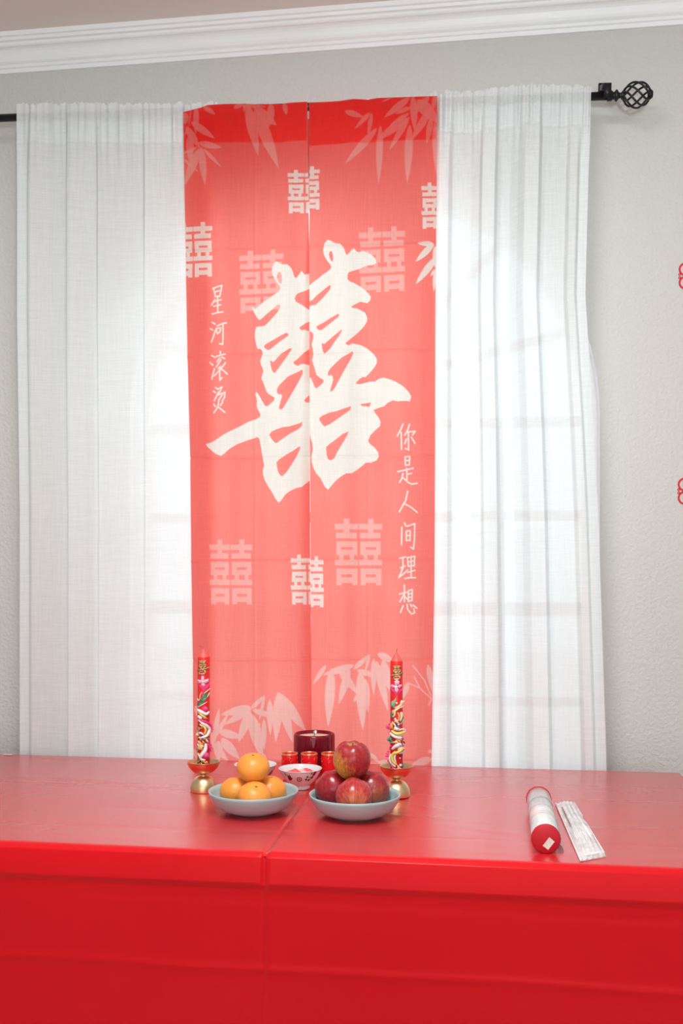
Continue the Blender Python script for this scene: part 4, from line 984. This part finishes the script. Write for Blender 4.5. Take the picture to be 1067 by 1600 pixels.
# ================================================================== RICE BOWLS
def rb_outer(z):            # outer radius at height z
    H_ = 0.044
    if z < 0.008: return 0.0205+0.001*(1-z/0.008)
    a = min(1.0, (z-0.008)/(H_-0.008)); return 0.0215+0.0255*(1-(1-a)**1.9)*0.86+0.0255*0.14*a**3+0.0
RBH = 0.044; RBR = rb_outer(RBH)
def rice_bowl(label, p, turn):
    root = tag(empty('rice_bowl', p, YAW+turn), label, 'bowl', 'small flowered rice bowls')
    bm = bmesh.new(); pr = [(0, 0.004), (0.018, 0.003), (0.0195, 0.0), (0.0212, 0.0002)]
    pr += [(rb_outer(z), z) for z in [0.003, 0.006, 0.0079, 0.010, 0.014, 0.018, 0.022, 0.026, 0.030, 0.034, 0.038, 0.041, 0.0432]]
    pr += [(RBR+0.0008, RBH-0.0004), (RBR+0.0006, RBH+0.0006), (RBR-0.0014, RBH+0.0002)]
    pr += [(rb_outer(z)-0.0022, z+0.0014) for z in [0.041, 0.036, 0.030, 0.024, 0.018, 0.012]]+[(0.012, 0.0095), (0, 0.009)]
    add_lathe(bm, pr, 64); bm_obj('porcelain', bm, M_PORC, root)
    def sp(dx, z): # print point: dx metres along the girth from the front
        r = rb_outer(z)+0.00035; a = -PI/2+dx/0.043; return Vector((r*math.cos(a), r*math.sin(a), z))
    def patch(name, m, polys, n_=1):
        bm = bmesh.new()
        for pl in polys:
            c = (sum(a for a, b in pl)/len(pl), sum(b for a, b in pl)/len(pl))
            ce = bm.verts.new(sp(*c)+ (sp(*c)-Vector((0, 0, c[1])))*0.004); vs = [bm.verts.new(sp(a, b)) for a, b in pl]
            for i in range(len(vs)): bm.faces.new((vs[i], vs[(i+1) % len(vs)], ce))
            bm_obj(name, bm, m, root, smooth=False); bm = bmesh.new()
        bm.free()
    def blob(cx, cz, r, k=9, seed=0):
        g = np.random.default_rng(seed); return [(cx+r*math.cos(2*PI*i/k)*g.uniform(0.65, 1.15), cz+r*math.sin(2*PI*i/k)*g.uniform(0.65, 1.15)) for i in range(k)]
    s = 2.18/F/11.86            # metres per sketch unit
    q = lambda X, Y: ((X-500)*s, 0.0445-(Y-232)*s*1.10)
    patch('flower_print', M_MAROON, [[q(*a) for a in L] for L in ([(255,340),(265,285),(300,310),(310,270),(335,310),(345,335),(370,355),(330,375),(290,370)], [(745,300),(760,260),(800,235),(830,250),(815,310),(780,320)], [(640,330),(655,300),(675,320),(660,345)])])
    patch('leaf_print', M_DKGREEN, [[q(*a) for a in L] for L in ([(250,350),(290,350),(330,380),(290,400),(255,385)], [(200,255),(235,280),(245,320),(215,300)], [(610,360),(640,345),(665,370),(640,400)], [(630,310),(650,305),(660,325),(640,335)], [(680,370),(720,360),(740,385),(700,405),(670,395)], [(730,330),(770,310),(790,340),(760,375),(735,360)], [(700,265),(730,255),(745,270),(715,285)], [(690,330),(720,320),(715,350)])])
    bm = bmesh.new(); cx, cz = q(497, 362)
    pts = [sp(cx+0.0054*math.cos(2*PI*i/28), cz+0.0054*math.sin(2*PI*i/28)) for i in range(29)]; add_tube(bm, pts, 0.00085, 6)
    pts = [sp(cx+0.0038*math.cos(2*PI*i/28), cz+0.0038*math.sin(2*PI*i/28)) for i in range(29)]; add_tube(bm, pts, 0.0003, 5); bm_obj('medallion_print', bm, M_SEAL, root)
    bm = bmesh.new()
    for L in ([(0, 0.0018), (0, -0.0014)], [(-0.0012, 0.0008), (0.0012, 0.0008)], [(0, 0.0006), (-0.0016, -0.0014)], [(0, 0.0006), (0.0016, -0.0014)], [(-0.0014, -0.0014), (0.0014, -0.0014)]):
        add_tube(bm, [sp(cx+a, cz+b) for a, b in L], 0.0003, 5)
    bm_obj('medallion_character', bm, M_DARKP, root)
    bm = bmesh.new(); zl = 0.0335; rl = rb_outer(zl-0.0014)-0.0024; add_lathe(bm, [(0, zl), (rl, zl)], 40); bm_obj('syrup', bm, M_SYRUP, root)
    return root
pF = at_depth_obj(469, 2.19); pK = at_depth_obj(399, 2.235)
rice_bowl('small white flowered rice bowl of pink balls between the fruit bowls', pF, 0)
rice_bowl('small white flowered rice bowl half hidden behind the oranges', pK, 1.15)
balls = [(pF, -0.018, -0.006, .0078, 1, 'pink rice ball nearest the left rim of the front rice bowl'), (pF, -0.006, -0.014, .0078, 1, 'pink rice ball by the near rim of the front rice bowl'), (pF, -0.012, 0.010, .0070, 1, 'pink rice ball at the back left of the front rice bowl'),
         (pF, 0.004, 0.000, .0080, 0, 'pale rice ball in the middle of the front rice bowl'), (pF, 0.010, -0.015, .0072, 0, 'pale rice ball by the near right rim of the front rice bowl'), (pF, 0.019, 0.004, .0078, 1, 'pink rice ball nearest the right rim of the front rice bowl'), (pF, 0.012, 0.017, .0070, 1, 'pink rice ball at the back right of the front rice bowl'),
         (pK, 0.014, -0.004, .0078, 0, 'pale rice ball in the rice bowl half hidden behind the oranges')]
for p, dx, dy, r, pk, lab in balls:
    bm = bmesh.new(); add_ball(bm, (0, 0, 0), r, 3, (1.12, 1.05, 0.86), Matrix.Rotation(dx*300, 3, 'Z'))
    for v in bm.verts: v.co += v.co.normalized()*0.0006*math.sin(v.co.x*700+dx*999)*math.cos(v.co.y*600)
    b_ = tag(bm_obj('rice_ball', bm, M_PINKBALL if pk else M_PALEBALL), lab, 'dumpling', 'rice balls in syrup')
    b_.location = (p.x+dx*cA-dy*sA, p.y+dx*sA+dy*cA, TZ+0.0350)

# ================================================================== RED CUPS + CANDLE JAR
def teacup(label, p, turn):
    root = tag(empty('wine_cup', p, YAW+turn), label, 'cup', 'red wine cups before the candle jar')
    bm = bmesh.new(); add_lathe(bm, [(0, 0.001), (0.013, 0.0), (0.0142, 0.001), (0.0168, 0.006), (0.0182, 0.016), (0.0187, 0.030), (0.0190, 0.0545), (0.0186, 0.0555), (0.0176, 0.0548), (0.0172, 0.030), (0.0166, 0.016), (0.013, 0.006), (0, 0.005)], 44); bm_obj('cup_body', bm, M_CUP, root)
    bm = bmesh.new(); add_lathe(bm, [(0.0192, 0.0530), (0.0194, 0.0548), (0.0188, 0.0562), (0.0176, 0.0557), (0.0175, 0.0545)], 44); bm_obj('gold_rim', bm, M_GOLDP, root)
    bm = bmesh.new(); g = np.random.default_rng(5)
    def sp(a, z): return Vector((0.0188*math.sin(a), -0.0188*math.cos(a), z))
    for a0 in (-1.5, -0.55, 0.45, 1.5, 2.6, 3.6):
        for k in range(3):
            b0 = a0+g.uniform(-.3, .3); z0 = 0.036+g.uniform(-.010, .009)
            add_tube(bm, spline([sp(b0, z0), sp(b0+g.uniform(-.12, .12), z0+0.004), sp(b0+g.uniform(.05, .25), z0+g.uniform(.003, .008))], 4), 0.00035, 5)
    bm_obj('gold_pattern', bm, M_GOLDP, root)
    return root
for px, lab in ((452.5, 'leftmost small red cup with gold rim before the candle jar'), (483, 'middle small red cup with gold rim before the candle jar'), (514.5, 'small red cup with gold rim partly hidden by the top apple')):
    teacup(lab, at_depth_obj(px, 2.305), px*0.3)
pj = at_depth_obj(491, 2.405); pj.y = min(pj.y, YBk-0.055)
jar = tag(empty('candle_jar', pj), 'dark red glass candle jar behind the three red cups', 'candle')
bm = bmesh.new(); add_lathe(bm, [(0, 0), (0.044, 0), (0.0475, 0.003), (0.0492, 0.012), (0.0500, 0.045), (0.0495, 0.080), (0.0480, 0.0845), (0.0455, 0.0855), (0.0432, 0.0840), (0.0428, 0.010), (0, 0.008)], 64); bm_obj('jar_glass', bm, M_JAR, jar)
bm = bmesh.new(); add_lathe(bm, [(0, 0.009), (0.0420, 0.011), (0.0422, 0.0775), (0.040, 0.0768), (0.012, 0.0762), (0, 0.0768)], 48); bm_obj('wax', bm, M_WAXCREAM, jar)
bm = bmesh.new(); add_tube(bm, [(0, 0, 0.075), (0.0003, 0, 0.083), (0, 0, 0.0915)], 0.0011, 8); bm_obj('wick', bm, M_DARKP, jar)

# ================================================================== FOIL TUBE + CUTLERY PACKET
RT = 0.0248
u1 = (853.0-CX)/F; t1 = 1.690; a_ = Vector((t1*(-sA+u1*cA), t1*(cA+u1*sA), 0))
u2 = (841.5-CX)/F; t2 = 1.985; b_ = Vector((t2*(-sA+u2*cA), t2*(cA+u2*sA), 0))
LT = (b_-a_).length; d = (b_-a_).normalized()
tube = tag(empty('foil_tube', (a_.x, a_.y, TZ+RT)), 'silver foil tube with red end cap lying on the tablecloth', 'tube')
tube.rotation_euler = (PI/2, 0, math.atan2(d.y, d.x)+PI/2)      # local -z runs along the axis away from the near cap
tube.rotation_euler = d.to_track_quat('Z', 'Y').to_euler()
rt = RT-0.0012
bm = bmesh.new(); add_lathe(bm, [(0, 0.003), (rt, 0.003), (rt, LT-0.003), (0, LT-0.003)], 56); bm_obj('foil_body', bm, M_FOIL, tube)
bm = bmesh.new(); add_lathe(bm, [(0, -0.001), (RT-0.002, -0.001), (RT, 0.001), (RT, 0.006), (rt, 0.0065)], 56); bm_obj('end_cap', bm, M_REDCAP, tube)
bm = bmesh.new(); add_lathe(bm, [(rt, LT-0.0065), (RT, LT-0.006), (RT, LT), (RT-0.002, LT+0.001), (0, LT+0.001)], 56); bm_obj('end_cap', bm, M_REDCAP, tube)
bm = bmesh.new(); add_lathe(bm, [(rt+0.0004, 0.0065), (RT-0.0002, 0.0085), (rt+0.0002, 0.0105)], 56); bm_obj('white_ring', bm, M_CUTLERY, tube)
for z0, w, m in ((0.088, 0.006, M_FOILBAND), (0.103, 0.0022, M_FOILBAND), (0.140, 0.0022, M_FOILBAND), (0.152, 0.008, M_FOILBAND), (0.212, 0.014, M_GREYBAND)):
    bm = bmesh.new(); add_lathe(bm, [(rt+0.0003, z0), (rt+0.0003, z0+w)], 56); bm_obj('tube_band', bm, m, tube)
# price sticker on the near cap: placed by image offsets from the cap centre
q = tube.rotation_euler.to_matrix().inverted()
def cap_pt(ix, iy, off): # image-right / image-up offsets in metres on the cap face
    w = q @ Vector((ix*cA, ix*sA, iy)); return Vector((w.x, w.y, -0.001-off))
k = 1.69/F; c0 = (470, 1205)   # cap centre in the sketch
st = [(405,1335),(535,1158),(640,1245),(512,1412)]
V = [cap_pt((X-c0[0])/12.8*k, -(Y-c0[1])/12.8*k, 0.0001) for X, Y in st]+[cap_pt((X-c0[0])/12.8*k, -(Y-c0[1])/12.8*k, 0.0004) for X, Y in st]
mesh_obj('price_sticker', V, [(0, 1, 2, 3), (4, 5, 6, 7), (0, 1, 5, 4), (1, 2, 6, 5), (2, 3, 7, 6), (3, 0, 4, 7)], M_STICKER, tube, False)
bm = bmesh.new()
pts = []
for zz in np.linspace(LT*0.12, LT*0.86, 16):
    pts.append((zz,))
right = Vector((cA, sA, 0)); rl = q @ right; ul = q @ Vector((0, 0, 1))
for k_, zz in enumerate(np.linspace(0.03, LT*0.8, 14)):
    pass
film = []
for zz in np.linspace(0.02, LT*0.82, 14):
    for w, hh in ((rt+0.0004, -0.012), (RT+0.004+0.001*math.sin(zz*90), -RT+0.006), (RT+0.007, -RT+0.0012)):
        vv = rl*w*1.0+ul*hh; film.append((vv.x, vv.y, zz))
Fs = [(i*3+j, i*3+j+1, i*3+j+4, i*3+j+3) for i in range(13) for j in range(2)]
bm.free(); mesh_obj('clear_wrap_flap', film, Fs, M_FILM, tube)

pk = [at_z(x, y, ZT) for x, y in ((867.5, 1258.5), (897, 1256.5), (947.5, 1341.5), (906.4, 1349.0))]
pc = (pk[0]+pk[1]+pk[2]+pk[3])/4
pkt = tag(empty('cutlery_packet', (pc.x, pc.y, TZ)), 'crinkled clear plastic packet of white disposable cutlery beside the foil tube', 'packet')
def pq(u, v, z=0.0):     # u across 0..1, v along 0 (far) .. 1 (near)
    a = pk[0].lerp(pk[1], u); b = pk[3].lerp(pk[2], u); w = a.lerp(b, v)-pc; return Vector((w.x, w.y, z))
nu, nv = 26, 60; P = np.zeros((nv, nu, 3)); P2 = np.zeros((nv, nu, 3))
for j in range(nv):
    for i in range(nu):
        u, v = i/(nu-1), j/(nv-1)
        hump = abs(math.sin(PI*min(1, max(0, u*1.04-0.02))))**0.5*min(1, v/0.03)*min(1, (1-v)/0.05)
        z = 0.0012+0.0075*hump+0.0011*math.sin(u*33+1.5*math.sin(v*7))+0.0003*math.sin(v*55+u*13)
        if v > 0.93: z = 0.0022+0.0012*math.sin(u*30)
        uu = u+0.012*math.sin(v*23)*(1 if u > 0.9 else 0)-(0.06*math.exp(-((v-0.36)/0.03)**2) if u > 0.9 else 0)
        P[j, i] = pq(uu, v, z); P2[j, i] = pq(uu, v, 0.0006)
grid_np('clear_wrapper', P, M_FILM, pkt); grid_np('wrapper_back', P2[:, ::5], M_FILM, pkt)
for k, (u0, v0, v1, w) in enumerate(((0.34, 0.03, 0.80, 0.10), (0.56, 0.02, 0.84, 0.10), (0.78, 0.04, 0.72, 0.09))):
    bm = bmesh.new(); N = 24
    pts = []; rad = []
    for i in range(N):
        v = v0+(v1-v0)*i/(N-1); e = i/(N-1)
        pts.append(pq(u0+0.02*math.sin(e*5+k), v, 0.0042)); rad.append((0.0034 if e < 0.62 else 0.0034+0.0040*abs(math.sin(PI*(e-0.62)/0.38))**0.8)*(1 if i else 0.6))
    add_tube(bm, pts, rad, 8, flat=0.55); bm_obj('cutlery_piece', bm, M_CUTLERY, pkt)
for k in range(3):
    bm = bmesh.new(); add_tube(bm, [pq(0.30+0.10*k, 0.66, 0.0052), pq(0.29+0.11*k, 0.74, 0.0048), pq(0.30+0.115*k, 0.82, 0.0036)], [0.0012, 0.0012, 0.0006], 6); bm_obj('fork_tine', bm, M_CUTLERY, pkt)
bm = bmesh.new(); add_box(bm, -0.5, 0.5, -0.5, 0.5, -0.5, 0.5)
for v in bm.verts: v.co = pq(0.22+0.56*(v.co.x+0.5), 0.83+0.12*(v.co.y+0.5), 0.0016+0.0020*(v.co.z+0.5))
bm_obj('napkin', bm, M_CUTLERY, pkt, smooth=False)
for uu in (0.02, 0.985):
    bm = bmesh.new(); add_tube(bm, [pq(uu, v, 0.0024) for v in ((0.0, 0.2, 0.4, 0.6, 0.8, 1.0) if uu < .5 else (0.0, 0.12, 0.24, 0.30))], 0.0012, 6); bm_obj('wrapper_seam', bm, M_CUTLERY, pkt)
bm = bmesh.new(); add_tube(bm, [pq(0.985, v, 0.0024) for v in (0.42, 0.6, 0.8, 0.95)], 0.0012, 6); bm_obj('wrapper_seam', bm, M_CUTLERY, pkt)
bm = bmesh.new()
for k in range(15):      # red print line: a row of small letter-like dashes
    v = 0.16+0.36*k/14; g = 0.16+0.012*(k % 3 == 0)
    c = pq(g, v, 0.0086); add_ball(bm, c, 0.0019, 1, (1.1, 1.4, 0.25))
bm_obj('red_print', bm, M_MAROON, pkt)

# ================================================================== RED PAPER CUTS on the right wall
def papercut(label, cpx, cpy, rpx):
    c = at_y(cpx, cpy, YW-0.0008); k = (c.y/(cA+(cpx-CX)/F*sA))/F
    root = tag(empty('paper_cut', c), label, 'wall decoration', 'red paper cuts on the right wall')
    def ring(bm, x, z, r, w, a0=0, a1=2*PI, n=22):
        vs = []
        for i in range(n+1):
            a = a0+(a1-a0)*i/n; vs.append([(x+(r+s*w/2)*math.cos(a), z+(r+s*w/2)*math.sin(a)) for s in (-1, 1)])
        f = [[bm.verts.new((q_[0], y, q_[1])) for q_ in pr] for pr in vs for y in (0.0, -0.0006)]
        for i in range(n):
            b0, t0, b1, t1 = f[2*i], f[2*i+1], f[2*i+2], f[2*i+3]
            bm.faces.new((t0[0], t0[1], t1[1], t1[0])); bm.faces.new((b0[0], b1[0], b1[1], b0[1]))
            bm.faces.new((t0[1], b0[1], b1[1], t1[1])); bm.faces.new((b0[0], t0[0], t1[0], b1[0]))
    R = rpx*k; sc = R/50
    bm = bmesh.new()
    for q_ in range(4):
        an = PI/2*q_
        def rp(x, z): return (x*math.cos(an)-z*math.sin(an), x*math.sin(an)+z*math.cos(an))
        for s in (-1, 1):
            x, z = rp(-38*sc, s*10.5*sc); ring(bm, x, z, 9.6*sc, 3.0*sc)
            x, z = rp(-36*sc, s*9.5*sc); ring(bm, x, z, 4.6*sc, 1.4*sc, 0, 1.6*PI)
            x, z = rp(-47.5*sc, s*2.6*sc); ring(bm, x, z, 1.5*sc, 1.4*sc)
            x, z = rp(-37*sc, s*25*sc); ring(bm, x, z, 3.2*sc, 1.8*sc)
            x, z = rp(-33*sc, s*33*sc); ring(bm, x, z, 5*sc, 2.2*sc)
    ring(bm, 0, 0, 29*sc, 2.6*sc, n=48); bm_obj('scroll_border', bm, M_PAPERRED, root, smooth=False)
    bm = bmesh.new()
    for sh in (-9.3, 9.3):
        for a, b, c_, d_ in HB[:4]+HB[6:]:
            X0, X1 = (a-334)/382*19+sh, (c_-334)/382*19+sh; Z0, Z1 = -(d_-667)/1110*40, -(b-667)/1110*40
            if b in (490, 943):
                for e in ((X0, X0+3, Z0, Z1), (X1-3, X1, Z0, Z1), (X0, X1, Z1-2.6, Z1), (X0, X1, Z0, Z0+2.6)): add_box(bm, e[0]*sc, e[1]*sc, -0.0006, 0, e[2]*sc, e[3]*sc)
            else: add_box(bm, X0*sc, X1*sc, -0.0006, 0, Z0*sc, Z1*sc)
    add_box(bm, -30*sc, 30*sc, -0.0006, 0, -1*sc, 1*sc); add_box(bm, -1*sc, 1*sc, -0.0006, 0, -30*sc, 30*sc)
    bm_obj('double_happiness', bm, M_PAPERRED, root, smooth=False)
papercut('upper red paper cut at the right picture edge', 1060+50*1.02, 429.5, 50)
papercut('lower red paper cut at the right picture edge', 1058.5+50*1.02, 767, 50)
